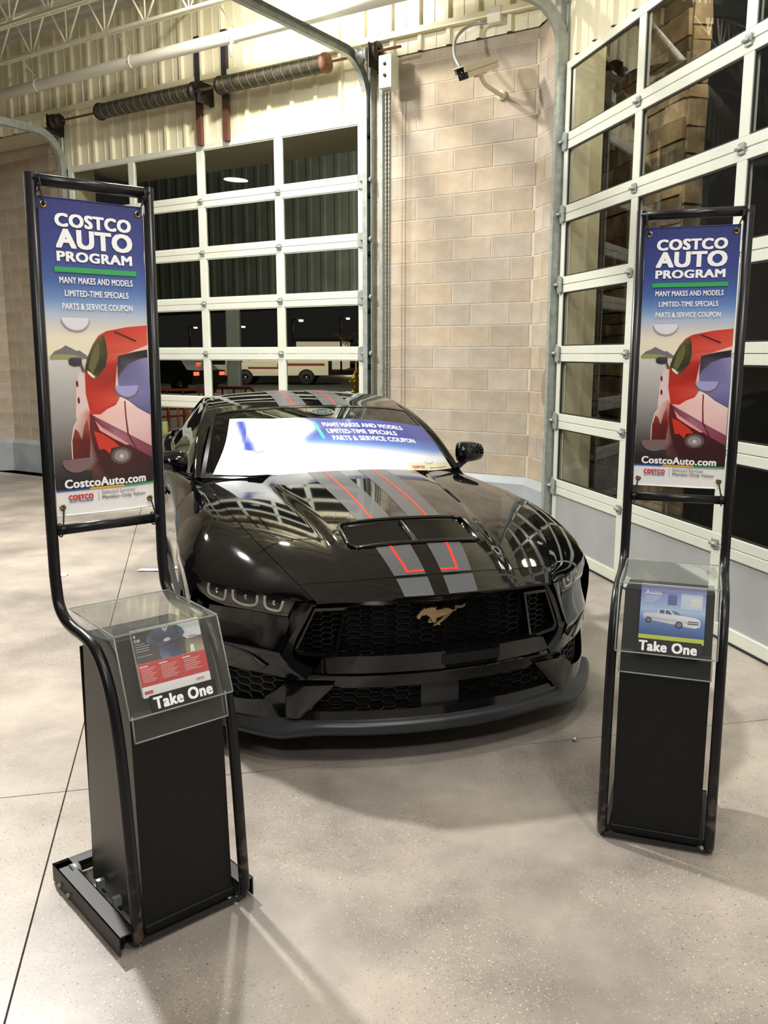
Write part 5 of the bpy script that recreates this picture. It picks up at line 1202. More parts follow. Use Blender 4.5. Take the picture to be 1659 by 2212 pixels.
    p.rect(0, .32, v0, v1, (40, 70, 150)); p.rect(.32, .66, v0, v1, (226, 170, 50)); p.rect(.66, 1, v0, v1, (50, 150, 90))
    p.text('COSTCO', *uvbox(334, 468, 1720, 1746), (200, 36, 50), .06); p.text('AUTO PROGRAM', *uvbox(336, 464, 1749, 1758), (30, 60, 130), .04)
    a = uvbox(495, 498, 1718, 1764); p.rect(*a, (180, 180, 180))
    p.text('Selected Services', *uvbox(515, 710, 1717, 1738), (130, 130, 134), .0); p.text('Member-Only Values', *uvbox(515, 776, 1747, 1772), (84, 84, 90), .01)

# ------------------------------------------------------------------ tubular sign stands
def make_stand(label, wide=True):
    """local frame: x along the front, y to the back, z up"""
    r = empty('sign_stand', label=label, cat='sign stand', group='tubular banner stands with leaflet boxes')
    R_ = .0172; hw = .180
    side = [(.052, .018), (.020, .020), (.002, .045), (.004, .10), (.028, .40), (.052, .60), (.086, .735), (.132, .820), (.190, .868), (.260, .884), (.335, .890), (.395, .905), (.440, .945), (.456, 1.03), (.456, 1.20), (.442, 2.19)]
    for s in (-1, 1):
        pts = cmr(np.array([(s * hw, a, b) for a, b in side[:3]]), 3)[:-1]; pts = list(pts) + list(cmr(np.array([(s * hw, a, b) for a, b in side[2:14]]), 5)) + [(s * hw, .456, 1.20), (s * hw, .442, 2.205)]
        MB().tube(pts, R_, 16).build('upright_tube', M['tube_worn'], r)
    MB().tube([(-hw, .442, 2.205 - R_), (hw, .442, 2.205 - R_)], R_, 16).build('top_bar', M['tube'], r)
    MB().tube([(-hw + .014, .456, 1.168), (hw - .014, .456, 1.168)], R_ * .92, 16).build('cross_bar', M['tube'], r)
    # leaflet box: leaning front, sides, back, top board
    W2 = .148
    sec = [(.022, .028), (.388, .028), (.350, .868), (.128, .890), (.048, .678)]
    mb = MB(); n = 5
    vs = [(-W2, a, b) for a, b in sec] + [(W2, a, b) for a, b in sec]
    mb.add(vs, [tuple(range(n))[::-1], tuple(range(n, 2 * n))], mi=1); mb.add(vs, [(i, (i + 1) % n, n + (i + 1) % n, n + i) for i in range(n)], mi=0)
    mb.build('cabinet', [M['box'], M['box_side_sheen']], r, recalc=True)
    mb = MB(); mb.box(-.13, .13, .420, .428, .19, .80, bev=.002); mb.build('back_panel', M['box'], r)
    mb = MB(); mb.box(-W2 - .002, W2 + .002,   .016, .030, .022, .050, bev=.002); mb.build('kick_strip', M['box'], r)
    # base: rails with casters
    if wide:
        for s in (-1, 1):
            mb = MB(); x = s * (.212 if s < 0 else .186); mb.box(x - .026, x + .026, .0, .495, .062, .066); mb.box(x + s * .022, x + s * .026, .0, .495, .006, .066); mb.box(x - s * .026, x - s * .023, .0, .495, .030, .066)
            mb.build('base_rail', M['satin_black'], r)
            MB().tube([(s * .190 - .014, .43, .040), (s * .190 + .014, .43, .040)], .034, 18).build('caster', M['galv'], r)
            for y in (.36, .43): MB().tube([(s * (.236 if s < 0 else .210), y, .022), (s * (.246 if s < 0 else .218), y, .022)], .007, 8).build('base_bolt', M['galv'], r)
            for y in (.17, .29): MB().box(s * .165 - .012, s * .165 + .012, y - .008, y + .008, .05, .078).build('base_clip', M['galv'], r)
        MB().box(-.236, .212, .486, .494, .006, .066).build('rear_rail', M['satin_black'], r)
        MB().box(-.236, .212, .45, .485, .062, .066).build('rear_plate', M['satin_black'], r)
    else:
        for s in (-1, 1): MB().box(s * .165 - .008, s * .165 + .008, .02, .40, .006, .045).build('base_rail', M['satin_black'], r)
        MB().box(-.17, .17, .39, .40, .006, .045).build('rear_rail', M['satin_black'], r)
        MB().tube([(.157, .0, .03), (.157, -.008, .03)], .006, 8).build('base_bolt', M['galv'], r)
    MB().box(-.17, .17, .0, .006, .008, .024).build('front_rail', M['satin_black'], r)
    # clear cover: lid, front, sides and skirt
    A = [(-.165, .086, .920), (.165, .086, .920), (.165, .398, .934), (-.165, .398, .934)]
    mb = MB(); mb.add([np.array(q) for q in A] + [np.array(q) - [0, 0, .005] for q in A], [(0, 1, 2, 3), (7, 6, 5, 4)])
    f0, f1 = (.086, .917), (.008, .698)
    mb.add([(-.165, *f0), (.165, *f0), (.165, *f1), (-.165, *f1)], [(0, 3, 2, 1)])
    for s in (-1, 1): mb.add([(s * .165, .086, .917), (s * .165, .008, .698), (s * .165, .045, .690), (s * .165, .124, .893), (s * .165, .385, .87), (s * .165, .39, .930)], [(0, 1, 2, 3, 4, 5)])
    mb.add([(-.150, .030, .705), (.150, .030, .705), (.150, .016, .622), (-.150, .016, .622)], [(0, 3, 2, 1)])
    mb.build('clear_cover', M['acrylic'], r)
    mb = MB(); e = .0024
    for a, b in ((A[0], A[1]), (A[1], A[2]), (A[2], A[3]), (A[3], A[0]), ((-.165, *f0), (-.165, *f1)), ((.165, *f0), (.165, *f1)), ((-.165, *f1), (.165, *f1)), ((-.150, .016, .622), (.150, .016, .622)), ((-.150, .028, .697), (-.150, .016, .622)), ((.150, .028, .697), (.150, .016, .622))): mb.tube([a, b], e, 6)
    mb.build('cover_edge', M['acr_edge'], r)
    # sticker with lettering
    def stk(u, v, l=0.):   # on the sloping front of the cover, u along x, v height
        t = (v - .698) / (.917 - .698); return np.array([u, .008 + t * .078 - .0012 - l, v + l * .35])
    mb = MB(); mb.add([stk(-.098, .747), stk(.114, .747), stk(.114, .701), stk(-.098, .701)], [(0, 3, 2, 1)])
    tv, tf, _ = text_geo('Take One', .05); mb.add([stk(-.088 + a * .188, .708 + b * .033, .0008 + k_) for a, b, k_ in tv], tf, mi=1); mb.build('take_one_label', [M['sticker'], M['white']], r)
    return r
def banner(stand, label, bow):
    b = empty('vinyl_banner', label=label, cat='banner', group='tall vinyl banners tied in the stands'); b.location = stand.location; b.rotation_euler = stand.rotation_euler
    x0, x1, z0, z1 = -.162, .158, 1.212, 2.143
    def fn(u, v, l):
        y = .452 - .010 * (1 - v) - bow * math.sin(PI * u) * (.3 + .7 * v) - .004 * math.sin(2 * PI * u + 3 * v)
        return (x0 + (x1 - x0) * u, y - l, z1 - (z1 - z0) * v)
    mb = MB(); P = [[np.array(fn(u, v, 0)) + np.array([0, .0010, 0]) for u in np.linspace(0, 1, 20)] for v in np.linspace(0, 1, 24)]; mb.grid(P, flip=True); mb.build('vinyl_sheet', M['white'], b)
    p = Print(fn); banner_art(p); p.build('printed_face', M['print'], b)
    for v_, m_ in ((0., M['hem_blue']), (1., M['white'])): MB().tube([np.array(fn(u, v_, .0005)) for u in np.linspace(0, 1, 12)], .0022, 6).build('hem', m_, b)
    for u, v, tx, tz in ((.045, .022, -.160, 2.172), (.955, .022, .162, 2.172), (.055, .972, -.154, 1.174), (.945, .972, .154, 1.174)):
        c = np.array(fn(u, v, .001)); mb = MB(); mb.lathe([(.0045, -.001), (.006, .0022), (.0098, .0018), (.0105, 0), (.0098, -.001)], c, (0, -1, 0), 16); mb.build('grommet', M['brass'], b)
        mb = MB(); mb.tube(cmr([c + [0, .004, 0], c + [0, -.006, 0], (c + np.array([tx, .440, tz])) / 2 + [0, -.008, 0], (tx, .432, tz)], 4), .0026, 6)
        ring = [(tx + .0, (.442 if tz > 2 else .456) + .020 * math.cos(t), tz + (.006 if tz > 2 else -.006) + .021 * math.sin(t)) for t in np.linspace(0, 2 * PI, 15)[:-1]]; mb.tube(ring, .0024, 6, closed=True); mb.tube([(tx - .006, .430, tz), (tx + .006, .428, tz + .004)], .005, 8); mb.build('tie_cord', M['cord'], b)
    return b
st1 = make_stand('black tubular banner stand with open base and caster, left of the car')
st1.location = (-.575, 2.402, 0); st1.rotation_euler = (0, 0, math.radians(41.3))
st2 = make_stand('black tubular banner stand seen from the front, right of the car', False)
st2.location = (.945, 2.826, 0); st2.rotation_euler = (0, 0, math.radians(-19.86))
banner(st1, 'blue and red car advert banner hanging in the left stand', .014)
banner(st2, 'blue and red car advert banner hanging in the right stand', .006)

def leaflet(stand, label, art, mtl, n=1, u0=-.105, u1=.112):
    b = empty('leaflet', label=label, cat='leaflet', group='leaflets under the clear covers'); b.location = stand.location; b.rotation_euler = stand.rotation_euler
    def fn(u, v, l):
        t = v; z = .916 + (.736 - .916) * v; y = .108 + (.042 - .108) * v
        return (u0 + (u1 - u0) * u, y - l, z)
    mb = MB()
    P = [[np.array(fn(u, v, 0)) for u in (0, 1)] for v in (0, 1)]; mb.grid(P, flip=True, smooth=False); P = [[np.array(fn(u, v, -.010)) for u in (0, 1)] for v in (0, 1)]; mb.grid(P, smooth=False)
    for e in (0, 1): mb.grid([[fn(e, 0, 0), fn(e, 0, -.010)], [fn(e, 1, 0), fn(e, 1, -.010)]], smooth=False)
    mb.build('leaflet_stack', M['paper'], b)
    p = Print(fn); art(p); p.build('printed_cover', mtl, b); return b
CA = homog([(330, 1015), (1055, 830), (1190, 1170), (375, 1415)], [(0, .50), (1, .50), (1, 1), (0, 1)])
def art_service(p):
    Q = lambda pts: [CA(*q) for q in pts]
    p.grad(0, 1, 0, .5, [(0, (44, 46, 52)), (.5, (62, 60, 60)), (1, (92, 84, 78))], 4, 8)
    p.poly([(.52, 0), (.50, .02), (.78, .28), (1, .26), (1, 0)], [(200, 206, 216), (190, 196, 206), (214, 218, 226), (224, 226, 232), (210, 214, 222)])
    p.poly([(.74, .28), (.72, .50), (1, .50), (1, .26)], [(120, 116, 108), (150, 140, 120), (186, 172, 140), (60, 60, 64)])
    p.poly([(.80, .24), (.79, .255), (.92, .26), (.93, .245)], (206, 40, 44))
    p.poly([(.80, .38), (.79, .49), (.86, .49), (.85, .38)], (236, 236, 232))
    # figure: crossed arms in a dark work jacket, blue trousers
    J, K_, Lc = (44, 48, 66), (62, 70, 100), (84, 96, 134)
    p.poly([(.36, .30), (.34, .42), (.37, .50), (.47, .50), (.50, .40), (.53, .50), (.63, .50), (.66, .40), (.64, .30)], [(70, 84, 120), (96, 112, 152), (120, 136, 176), (110, 126, 166), (60, 70, 104), (84, 98, 140), (70, 82, 120), (50, 58, 88), (44, 50, 72)])
    p.poly([(.40, 0), (.30, .04), (.28, .14), (.31, .24), (.34, .31), (.66, .31), (.67, .22), (.70, .12), (.66, .03), (.58, 0)], [K_, Lc, K_, J, J, J, (34, 36, 50), K_, K_, J])
    p.poly([(.30, .04), (.22, .10), (.19, .19), (.24, .25), (.36, .30), (.50, .28), (.50, .23), (.38, .22), (.32, .18), (.34, .10)], [Lc, Lc, (96, 110, 150), K_, Lc, K_, K_, J, J, K_])
    p.poly([(.66, .03), (.73, .09), (.76, .17), (.70, .235), (.56, .255), (.44, .245), (.46, .20), (.58, .195), (.64, .16), (.62, .09)], [K_, Lc, Lc, K_, Lc, K_, J, J, (36, 38, 54), J])
    p.poly([(.45, .20), (.42, .225), (.46, .25), (.52, .24), (.54, .21), (.50, .19)], (216, 190, 180)); p.poly([(.43, 0), (.44, .05), (.48, .10), (.52, .05), (.54, 0)], (206, 206, 210)); p.poly([(.47, .01), (.465, .045), (.48, .08), (.495, .045), (.49, .01)], (190, 150, 70))
    p.text('&', .015, .055, .055, .10, (220, 220, 220), .02); p.text('ce', .02, .10, .125, .17, (226, 226, 226), .02)
    for k, (a, b) in enumerate(((.02, .16), (.02, .22), (.02, .21), (.02, .21))): p.rect(a, b, .20 + k * .036, .208 + k * .036, (206, 206, 206))
    p.rect(.02, .24, .385, .391, (220, 220, 220))
    p.grad(0, 1, .50, .84, [(0, (206, 62, 64)), (1, (196, 52, 58))], 2, 2)
    p.grad(0, 1, .84, 1, [(0, (240, 240, 242)), (1, (244, 244, 246))], 2, 2)
    for c0_, c1_, n in ((.02, .24, 8), (.30, .56, 8), (.64, .90, 7)):
        p.rect(c0_, c0_ + .12, .535, .552, (246, 230, 230))
        for k in range(n): p.rect(c0_ + .012, c0_ + .012 + (c1_ - c0_) * (.95 - .25 * ((k * 7) % 3) / 2), .575 + k * .027, .583 + k * .027, (240, 200, 200))
    p.rect(.02, .14, .90, .94, (206, 60, 70)); p.text('COSTCO', .78, .90, .895, .925, (206, 50, 60), .04)
def art_truck(p):
    p.grad(0, 1, 0, .90, [(0, (150, 140, 196)), (.25, (150, 168, 226)), (.5, (186, 206, 240)), (.7, (110, 140, 200)), (.85, (88, 120, 180)), (1, (70, 96, 150))], 3, 14)
    p.text('Auto', .06, .32, .10, .18, (244, 244, 250), .03)
    for k in range(3): p.rect(.07, .30 - .04 * k, .215 + k * .038, .228 + k * .038, (224, 228, 244))
    p.rect(.42, .56, .16, .34, (96, 110, 160)); p.rect(.62, .95, .12, .40, (206, 220, 240)); p.rect(.78, .93, .2, .34, (232, 232, 226))
    p.poly([(.05, .56), (.06, .52), (.10, .505), (.27, .50), (.29, .44), (.31, .425), (.46, .425), (.53, .505), (.70, .52), (.84, .535), (.91, .56), (.935, .61), (.925, .69), (.86, .72), (.70, .715), (.66, .70), (.56, .69), (.20, .645), (.10, .635), (.055, .61)], [(214, 218, 230)] * 4 + [(236, 238, 244)] * 5 + [(244, 244, 248)] * 5 + [(190, 194, 206)] * 6)
    p.poly([(.305, .44), (.30, .50), (.38, .505), (.38, .438)], (92, 100, 122)); p.poly([(.395, .438), (.395, .506), (.50, .512), (.452, .44)], (100, 108, 132)); p.poly([(.475, .438), (.54, .505), (.64, .512), (.57, .45)], (120, 130, 156))
    p.poly([(.06, .575), (.06, .585), (.66, .63), (.90, .64), (.90, .63), (.66, .62)], (180, 184, 198))
    for cx_, r_ in ((.14, .050), (.61, .058)):
        for rr, col in ((r_, (54, 54, 66)), (r_ * .6, (150, 152, 164)), (r_ * .25, (80, 80, 92))): p.poly([(cx_ + rr * math.cos(t), .645 + (.035 if cx_ > .5 else -.01) + rr * 1.05 * math.sin(t)) for t in np.linspace(0, 2 * PI, 18)[:-1]][::-1], col)
    p.rect(.74, .91, .60, .615, (70, 74, 90)); p.rect(.74, .91, .64, .655, (70, 74, 90))
    p.rect(0, 1, .90, 1, (210, 226, 84))
leaflet(st1, 'red and white leaflet with a mechanic under the left clear cover', art_service, M['print_paper'])
leaflet(st2, 'bluish leaflet with a white truck under the right clear cover', art_truck, M['print_paper'], u0=-.092, u1=.120)
# ------------------------------------------------------------------ banner lying on the windscreen
wb = empty('windshield_banner', tuple(CO), 0, label='long glossy blue and white advert banner lying across the windscreen', cat='banner'); wb.rotation_euler = car.rotation_euler
c00 = (-.80, .93); c10 = (.82, .93)
ctl = [[(-.735, .93), (-.66, .60), (-.90, .05)], [(-.30, .85), (-.30, .45), (-.30, -.015)], [(.25, .79), (.25, .4), (.25, -.03)], [(.86, .70), (.90, .35), (.93, .0)]]
ctl = [[(-.80, .80), (-.83, .40), (-.905, .03)], [(-.28, .74), (-.28, .38), (-.30, -.005)], [(.28, .70), (.30, .35), (.32, -.015)], [(.97, .62), (.96, .30), (.955, -.01)]]
def wbf(u, v, l):   # u 0..1 image left to right (car's right to left), v down
    ca = np.array(ctl); rows_ = []
    q = [cmr_at(ca[:, k], u) for k in range(3)]; a = cmr_at(np.array(q), v)
    p3 = wsP(a[0], a[1]); lift = .006 + .010 * abs(math.sin(u * 9 + 1)) * (1 - v) * .6 + .012 * math.exp(-((u - .09) / .04) ** 2) * (1 - abs(2 * v - 1)) + l
    p3 = p3 + np.array([-.42, 0, .9]) * lift; return (p3[1], p3[0], p3[2])
def cmr_at(P, t):
    P = np.array(P, float); k = t * (len(P) - 1); i = min(int(k), len(P) - 2); t = k - i
    p0 = P[i - 1] if i > 0 else 2 * P[0] - P[1]; p3 = P[i + 2] if i + 2 < len(P) else 2 * P[-1] - P[-2]; p1, p2 = P[i], P[i + 1]
    return .5 * (2 * p1 + (p2 - p0) * t + (2 * p0 - 5 * p1 + 4 * p2 - p3) * t * t + (3 * p1 - p0 - 3 * p2 + p3) * t ** 3)
mb = MB(); P = [[wbf(u, v, -.0012) for u in np.linspace(0, 1, 50)] for v in np.linspace(0, 1, 20)]; mb.grid(P, flip=True); mb.build('vinyl_sheet', M['white'], wb)
p = Print(wbf)
# print: lamp glare painted pale over the left, blue fading to pale sky at the right
p.k += 1; b_ = 0; nu, nv = 60, 26
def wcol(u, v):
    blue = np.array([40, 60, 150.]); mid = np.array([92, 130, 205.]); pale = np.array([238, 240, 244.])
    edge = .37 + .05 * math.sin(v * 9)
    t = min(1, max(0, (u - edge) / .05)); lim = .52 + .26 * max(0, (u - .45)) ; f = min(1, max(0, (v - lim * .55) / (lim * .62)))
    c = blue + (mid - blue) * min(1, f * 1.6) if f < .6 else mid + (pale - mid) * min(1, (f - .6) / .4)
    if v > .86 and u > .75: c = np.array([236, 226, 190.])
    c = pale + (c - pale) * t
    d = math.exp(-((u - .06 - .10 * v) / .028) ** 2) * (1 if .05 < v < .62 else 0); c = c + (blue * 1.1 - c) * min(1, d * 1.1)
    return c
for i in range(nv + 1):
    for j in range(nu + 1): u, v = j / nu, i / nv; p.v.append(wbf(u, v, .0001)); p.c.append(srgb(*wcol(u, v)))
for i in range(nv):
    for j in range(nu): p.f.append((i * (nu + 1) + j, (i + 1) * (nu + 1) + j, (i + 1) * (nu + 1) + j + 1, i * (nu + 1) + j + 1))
p.k = 6
p.poly([(.432, .08), (.445, .45), (.462, .45), (.449, .08)], (60, 190, 180))
def slanted(t, u0, u1, v0, v1, sh, col, bold):
    p.k += 1; l = p.k * .0001 + .0003; vs, fs, _ = text_geo(t, bold); b = len(p.v)
    p.v += [wbf(u0 + (u1 - u0) * a + sh * (1 - c), v1 + (v0 - v1) * c, l + k_) for a, c, k_ in vs]; p.f += [tuple(b + i for i in f) for f in fs]; p.c += [srgb(*col)] * len(vs)
slanted('MANY MAKES AND MODELS', .480, .855, .10, .195, .0, (240, 240, 248), .05)
slanted('LIMITED-TIME SPECIALS', .485, .805, .245, .34, .0, (240, 240, 248), .05)
slanted('PARTS & SERVICE COUPON', .495, .875, .385, .48, .0, (240, 240, 248), .05)
slanted('COSTCO', .775, .835, .915, .955, 0, (200, 50, 70), .05)
p.rect(.86, .965, .955, .965, (90, 90, 100))
for cu, cv in ((.17, .22), (.165, .60), (.895, .30), (.875, .82)):
    r_ = .026; a = [(cu + r_ * math.cos(t), cv + 2.4 * r_ * math.sin(t)) for t in np.linspace(.35, PI - .35, 10)]; a2 = [(cu + r_ * .92 * math.cos(t), cv + 2.15 * r_ * math.sin(t)) for t in np.linspace(PI - .35, .35, 10)]; p.poly((a + a2)[::-1], (84, 92, 140))
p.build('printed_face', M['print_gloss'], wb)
# ------------------------------------------------------------------ what stands beyond the glazed doors
def simple_vehicle(label, cat, name, loc, rz, prof, width, wheels, paint, glass_prof, r=.36, extra=None):
    """side profile extruded with tapered top; x forward"""
    v = empty(name, loc, rz, label=label, cat=cat)
    mb = MB(); n = len(prof)
    def fn(a, b, d, top=max(q[1] for q in prof)):
        t = max(0, (b - .95)) / (top - .95 + 1e-6); return np.array([a, (d - .5) * (width - .32 * t), b])
    mb.prism(prof, lambda a, b, d: fn(a, b, d), 1.0); mb.build('body', paint, v, recalc=True)
    for gp in glass_prof:
        for s in (-1, 1):
            mb = MB(); mb.prism(gp, lambda a, b, d: fn(a, b, .5 + s * .5) + np.array([0, s * (.004 + .004 * d), 0]), 1.0); mb.build('side_glass', M['night_glass'], v, recalc=True)
    for x in wheels:
        for s in (-1, 1):
            mb = MB(); mb.lathe([(0, -.1), (r, -.1), (r, .1), (r * .6, .11), (0, .09)], (x, s * (width / 2 - .08), r), (0, s, 0), 22); w_ = mb.build('wheel', M['tire'], v, recalc=True)
            MB().lathe([(0, .0), (r * .58, .0), (r * .5, -.015), (0, -.01)], (x, s * (width / 2 + .035), r), (0, s, 0), 16).build('wheel_cover', M['chrome'], w_)
            mb = MB(); mb.prism([(x + (r + .09) * math.cos(t), r + (r + .09) * math.sin(t)) for t in np.linspace(0, PI, 14)] + [(x - r * .9, .32), (x + r * .9, .32)], lambda a, b, d: np.array([a, s * (width / 2 + .006 + .004 * d), b]), 1.0); mb.build('wheel_arch', M['matte_black'], v, recalc=True)
    return v
tk = simple_vehicle('white pickup truck with red side stripe in the car park', 'truck', 'pickup_truck', (-5.75, 52.0, -.055), PI - .05,
    [(-2.62, .55), (2.6, .5), (2.68, .8), (2.65, 1.15), (2.45, 1.28), (1.75, 1.38), (1.15, 1.98), (-.05, 2.0), (-.35, 1.38), (-2.62, 1.36)], 2.0, (2.2, -1.36), M['white_car'],
    [[(1.62, 1.40), (1.12, 1.90), (.78, 1.92), (.76, 1.40)], [(.60, 1.40), (.62, 1.92), (.02, 1.92), (-.18, 1.42)]], .40)
for s in (-1, 1):
    mb = MB(); mb.box(-2.4, .3, s * 1.008 - .004, s * 1.008 + .004, 1.12, 1.22); mb.box(.1, 2.0, s * 1.008 - .004, s * 1.008 + .004, .92, 1.02); mb.box(-.1, .3, s * 1.008 - .004, s * 1.008 + .004, .95, 1.2); mb.build('red_stripe', M['stripe_red'], tk)
tr_ = empty('flatbed_trailer', (-.55, 52.3, -.055), PI - .05, label='low trailer with striped panels behind the pickup truck', cat='trailer')
mb = MB(); mb.box(-1.6, 0.6, -.9, .9, .55, .75); mb.box(-1.6, .6, -.92, -.88, .75, 1.1); mb.box(-1.6, .6, .88, .92, .75, 1.1); mb.tube([(.6, 0, .6), (1.1, 0, .6)], .05, 8)
mb.lathe([(0, -.1), (.32, -.1), (.32, .1), (0, .1)], (-.5, .95, .32), (0, 1, 0), 16); mb.lathe([(0, -.1), (.32, -.1), (.32, .1), (0, .1)], (-.5, -.95, .32), (0, 1, 0), 16); mb.build('trailer_bed', M['dark_steel'], tr_)
mb = MB(); [mb.box(-1.5 + k * .4, -1.38 + k * .4, .925, .93, .78, 1.06) for k in range(5)]; [mb.box(-1.5 + k * .4, -1.38 + k * .4, -.93, -.925, .78, 1.06) for k in range(5)]; mb.build('trailer_stripes', M['hydrant'], tr_)
sv = simple_vehicle('white hatchback parked behind the pickup truck', 'car', 'hatchback', (-10.6, 58.0, -.055), PI + .1,
    [(-2.1, .4), (2.1, .4), (2.15, .8), (1.9, .98), (1.0, 1.08), (.35, 1.62), (-1.3, 1.66), (-2.05, 1.15)], 1.85, (1.3, -1.3), M['white_car'], [[(.85, 1.08), (.35, 1.52), (-.35, 1.54), (-.35, 1.08)], [(-.45, 1.08), (-.45, 1.54), (-1.2, 1.54), (-1.6, 1.12)]], .34)
dv = simple_vehicle('dark car with glowing red brake lamps beyond the back door', 'car', 'parked_car', (-9.7, 42.0, -.055), PI / 2 + .85,
    [(-2.3, .4), (2.3, .4), (2.3, .8), (1.2, .98), (.5, 1.45), (-1.3, 1.46), (-1.9, 1.05), (-2.35, 1.02)], 1.85, (1.4, -1.4), M['dark_car'], [[(1.0, 1.0), (.45, 1.38), (-.3, 1.4), (-.3, 1.0)]], .34)
for y in (-.72, .72):
    mb = MB(); mb.box(-2.37, -2.33, y - .14, y + .14, .80, .95, bev=.01); mb.build('brake_lamp', M['brake'], dv)
mb = MB(); mb.box(-1.62, -1.56, -.12, .12, 1.30, 1.34); mb.build('high_brake_lamp', M['brake'], dv)
hy = empty('fire_hydrant', (-1.28, 39.6, 0), label='yellow fire hydrant at the edge of the car park', cat='hydrant')
mb = MB(); mb.lathe([(.20, 0), (.20, .06), (.13, .08), (.12, .55), (.17, .58), (.17, .64), (.13, .68), (.10, .80), (.04, .88), (.035, .95), (0, .95)], (0, 0, 0), (0, 0, 1), 20); mb.build('barrel', M['hydrant'], hy)
for a in ((1, 0), (-1, 0), (0, -1)): MB().lathe([(.07, .08), (.07, .20), (.09, .20), (.09, .25), (.03, .26), (0, .27)], (0, 0, .46), (a[0], a[1], 0), 14).build('outlet_cap', M['hydrant'], hy)
def lot_lamp(x, y, h, label, n=1):
    r = empty('parking_lamp', (x, y, 0), label=label, cat='lamp post')
    MB().tube([(0, 0, 0), (0, 0, h)], .09, 8).build('pole', M['dark_steel'], r)
    mb = MB(); mb.tube([(0, 0, h), (.6, 0, h + .05)], .05, 6); mb.box(.5, .85, -.15, .15, h - .02, h + .10); mb.build('lamp_head', M['dark_steel'], r)
    mb = MB(); mb.box(.52, .83, -.13, .13, h - .16, h - .025); mb.build('lamp_glass', M['street_lamp'], r)
def at(px_, py_, Y):   # point on the ray of a pixel at depth Y
    x = (px_ - 829.5) / 1900; z = -(py_ - 1106) / 1900; a = math.radians(10.195)
    d = np.array([x, math.cos(a) + z * math.sin(a), -math.sin(a) + z * math.cos(a)]); return d * (Y / d[1]) + np.array([0, 0, 1.7])
for (a, b, Y_, lab) in ((421, 706, 95, 'distant lamp post seen in the second door column'), (524, 704, 90, 'distant lamp post with a bent arm in the third column'), (648, 690, 70, 'bright car park lamp post in the right door column'), (750, 686, 84, 'far lamp post at the upper right of the back door')):
    q = at(a, b, Y_); lot_lamp(q[0] - .6, q[1], q[2], lab)
q = at(640, 748, 100); q2 = at(735, 738, 100)
sh = empty('shop_building', (0, 0, 0), label='low building with a glowing pale wall across the car park', cat='building')
mb = MB(); mb.box(q[0], q2[0] + .6, 100, 112, 0, q2[2]); mb.build('wall_block', M['shop_glow'], sh); mb = MB(); mb.box(q[0] - .5, q2[0] + 1.0, 99.5, 112.5, q2[2], q2[2] + .35); mb.build('roof_edge', M['dark_steel'], sh)
# bare tree in front of the glowing wall
tr = empty('bare_tree', (at(770, 760, 75)[0], 75, 0), label='bare branching tree lit from below at the right of the back door', cat='tree')
random.seed(3); mb = MB()
def branch(p, d, L_, r_, k):
    q_ = p + d * L_; mb.tube([p, (p + q_) / 2 + np.array([random.uniform(-.05, .05) for _ in range(3)]) * L_, q_], [r_, r_ * .8, r_ * .6], 5)
    if k:
        for _ in range(3):
            e = d + np.array([random.uniform(-.8, .8), random.uniform(-.8, .8), random.uniform(-.25, .5)]); e /= np.linalg.norm(e); branch(q_, e, L_ * .72, r_ * .55, k - 1)
branch(np.array([0., 0, 0]), np.array([0, 0, 1.]), 1.5, .12, 4); mb.build('branches', M['bark'], tr)
l = bpy.data.lights.new('tree_uplight', 'POINT'); l.energy = 260; l.color = (1, .8, .45); l.shadow_soft_size = .3; o = bpy.data.objects.new('tree_uplight', l); COL.objects.link(o); o.location = (at(770, 760, 75)[0] - .5, 73.5, .5)
l = bpy.data.lights.new('car_park_light', 'POINT'); l.energy = 5000; l.color = (1, .93, .75); l.shadow_soft_size = .5; o = bpy.data.objects.new('car_park_light', l); COL.objects.link(o); o.location = (-6, 42, 8)
# canopy fascia and column outside
cf = empty('outer_canopy', (0, 0, 0), label='dim ribbed canopy fascia outside the back door', cat='canopy')
FO = Frame(TB, NB, 19.0)
pl = at(330, 668, 26); pr = at(800, 676, 20.5)
d_ = pr - pl; d_[2] = 0; Ln = np.linalg.norm(d_); d_ /= Ln; n_ = np.array([-d_[1], d_[0], 0]) * 1.0
mb = MB(); prof = []; t = 0.
while t < Ln + 3:
    prof += [(t, 0), (t + .06, .014), (t + .16, .014), (t + .22, 0)]; t += .46
P = [[pl + d_ * (a - 1) - n_ * b + ZV * (z - pl[2]) for a, b in prof] for z in (2.83, 6.6)]
mb.grid(P, smooth=False); mb.build('fascia_panel', M['canopy'], cf)
mb = MB(); c = (pl + pr) / 2; mb.obox(np.array([c[0], c[1], 2.80]), d_ * Ln * .62, n_ * .06, ZV * .03); mb.build('fascia_edge', M['dark_steel'], cf)
q = at(505, 780, 22); mb = MB(); mb.box(q[0] - .16, q[0] + .16, 21.9, 22.2, 0, 2.8, bev=.02); o = mb.build('canopy_column', M['canopy']); tag(o, 'pale column under the canopy behind the white vehicles', 'column')
l = bpy.data.lights.new('fascia_fill_spot', 'SPOT'); l.energy = 1500; l.color = (1, .97, .85); l.shadow_soft_size = .2; l.spot_size = 1.5; l.spot_blend = .9  # unseen spot added to brighten the fascia
o = bpy.data.objects.new('fascia_fill_spot', l); COL.objects.link(o); o.location = (1.6, 15.0, 3.0); o.rotation_euler = (Vector((-1.6, 21.5, 3.6)) - Vector((1.6, 15, 3.0))).to_track_quat('-Z', 'Y').to_euler()
# header soffit right outside the back door
mb = MB(); FB.box(mb, 5.0, 9.8, .05, 1.25, 4.03, 4.10); o = mb.build('trim_4', M['soffit']); tag(o, 'pale soffit just outside the top of the back door', 'soffit', kind='structure')
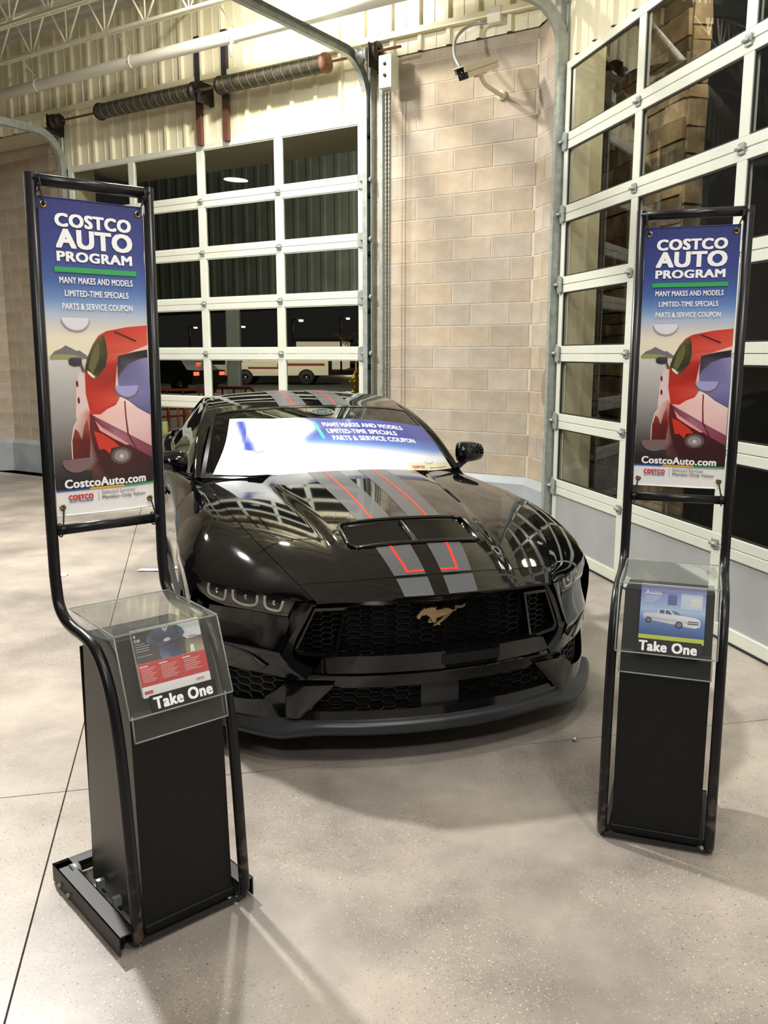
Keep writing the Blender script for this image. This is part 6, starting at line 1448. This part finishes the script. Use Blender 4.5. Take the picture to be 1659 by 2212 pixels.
# orange barriers outside
def barrier(x, y, w_, h_, rz, label, grp='orange tube barriers outside the back door'):
    r = empty('tube_barrier', (x, y, 0), rz, label=label, cat='barrier', group=grp)
    pts = [(-w_ / 2, 0, -.055), (-w_ / 2, 0, h_ - .15), (-w_ / 2 + .12, 0, h_), (w_ / 2 - .12, 0, h_), (w_ / 2, 0, h_ - .15), (w_ / 2, 0, -.055)]
    MB().tube(pts, .028, 8).build('frame', M['orange'], r)
    for k in (1, 2, 3): MB().tube([(-w_ / 2 + w_ * k / 4, 0, .1), (-w_ / 2 + w_ * k / 4, 0, h_)], .018, 6).build('upright', M['orange'], r)
    for z in (.35, .75): MB().tube([(-w_ / 2, 0, z), (w_ / 2, 0, z)], .018, 6).build('cross_rail', M['orange'], r)
q = at(395, 842, 15.5); barrier(q[0], 15.5, 1.1, q[2], .25, 'orange tube barrier seen through the lower left panes')
q = at(505, 838, 16.5); barrier(q[0], 16.5, .9, q[2] , -.2, 'orange tube barrier just left of the car roof')
q = at(365, 900, 13.6); barrier(q[0], 13.6, .7, .95, .9, 'orange tube barrier lowest behind the left stand')
q = at(440, 832, 15.9); mb = MB(); mb.box(q[0] - .13, q[0] + .13, 15.85, 15.9, q[2] - .14, q[2] + .02, bev=.01); mb.tube([(q[0], 15.91, -.055), (q[0], 15.91, q[2])], .02, 8); o = mb.build('post_sign', M['alu_panel']); tag(o, 'small grey sign panel above the orange barriers', 'sign')
q = at(357, 925, 12.8); mb = MB(); mb.lathe([(.10, 0), (.10, .02), (.06, .04), (.04, q[2] + .1), (0, q[2] + .1)], (q[0], 12.8, 0), (0, 0, 1), 14); o = mb.build('marker_cone', M['yellow_soft']); tag(o, 'pale yellow marker low behind the left stand', 'cone')
# stone pier outside the right door: each stone a piece
sp = empty('stone_pier', (0, 0, 0), label='brown ledge stone pier outside the right glazed door', cat='pier')
FP = Frame(TR, NR, DR + .62)
def stone_face(Fr, t0, t1, z1, seed):
    random.seed(seed); z = 0.
    while z < z1:
        h = random.choice((.10, .13, .16, .20)); t = t0
        while t < t1 - .02:
            w_ = min(random.uniform(.22, .48), t1 - t)
            if t1 - t - w_ < .1: w_ = t1 - t
            mb = MB(); e = random.uniform(.0, .03); Fr.box(mb, t + .006, t + w_ - .006, -.02 - e, .05, z + .006, z + h - .006)
            mb.v = [(a + random.uniform(-.006, .006), b + random.uniform(-.006, .006), c + random.uniform(-.008, .008)) for a, b, c in mb.v]
            mb.build('stone', M['stone'], sp); t += w_
        z += h
mb = MB(); FP.box(mb, 6.37, 7.95, .02, .12, 0, 4.6); mb.build('pier_core', M['stone'], sp)
stone_face(FP, 6.33, 7.85, 4.4, 11)
FE = Frame(NR, -TR, -6.36); stone_face(FE, DR + .60, DR + .76, 4.4, 5)
mb = MB(); FR.box(mb, 7.14, 7.95, .2, .32, 0, 4.6); mb.build('pier_return', M['metal_wall'], sp)
l = bpy.data.lights.new('pier_fill_light', 'POINT'); l.energy = 38; l.color = (1, .9, .72); l.shadow_soft_size = .2; o = bpy.data.objects.new('pier_fill_light', l); COL.objects.link(o); o.location = tuple(PR(5.6, DR + .25 + .3, 4.3))  # made-up lamp outside, added to brighten the stone pier
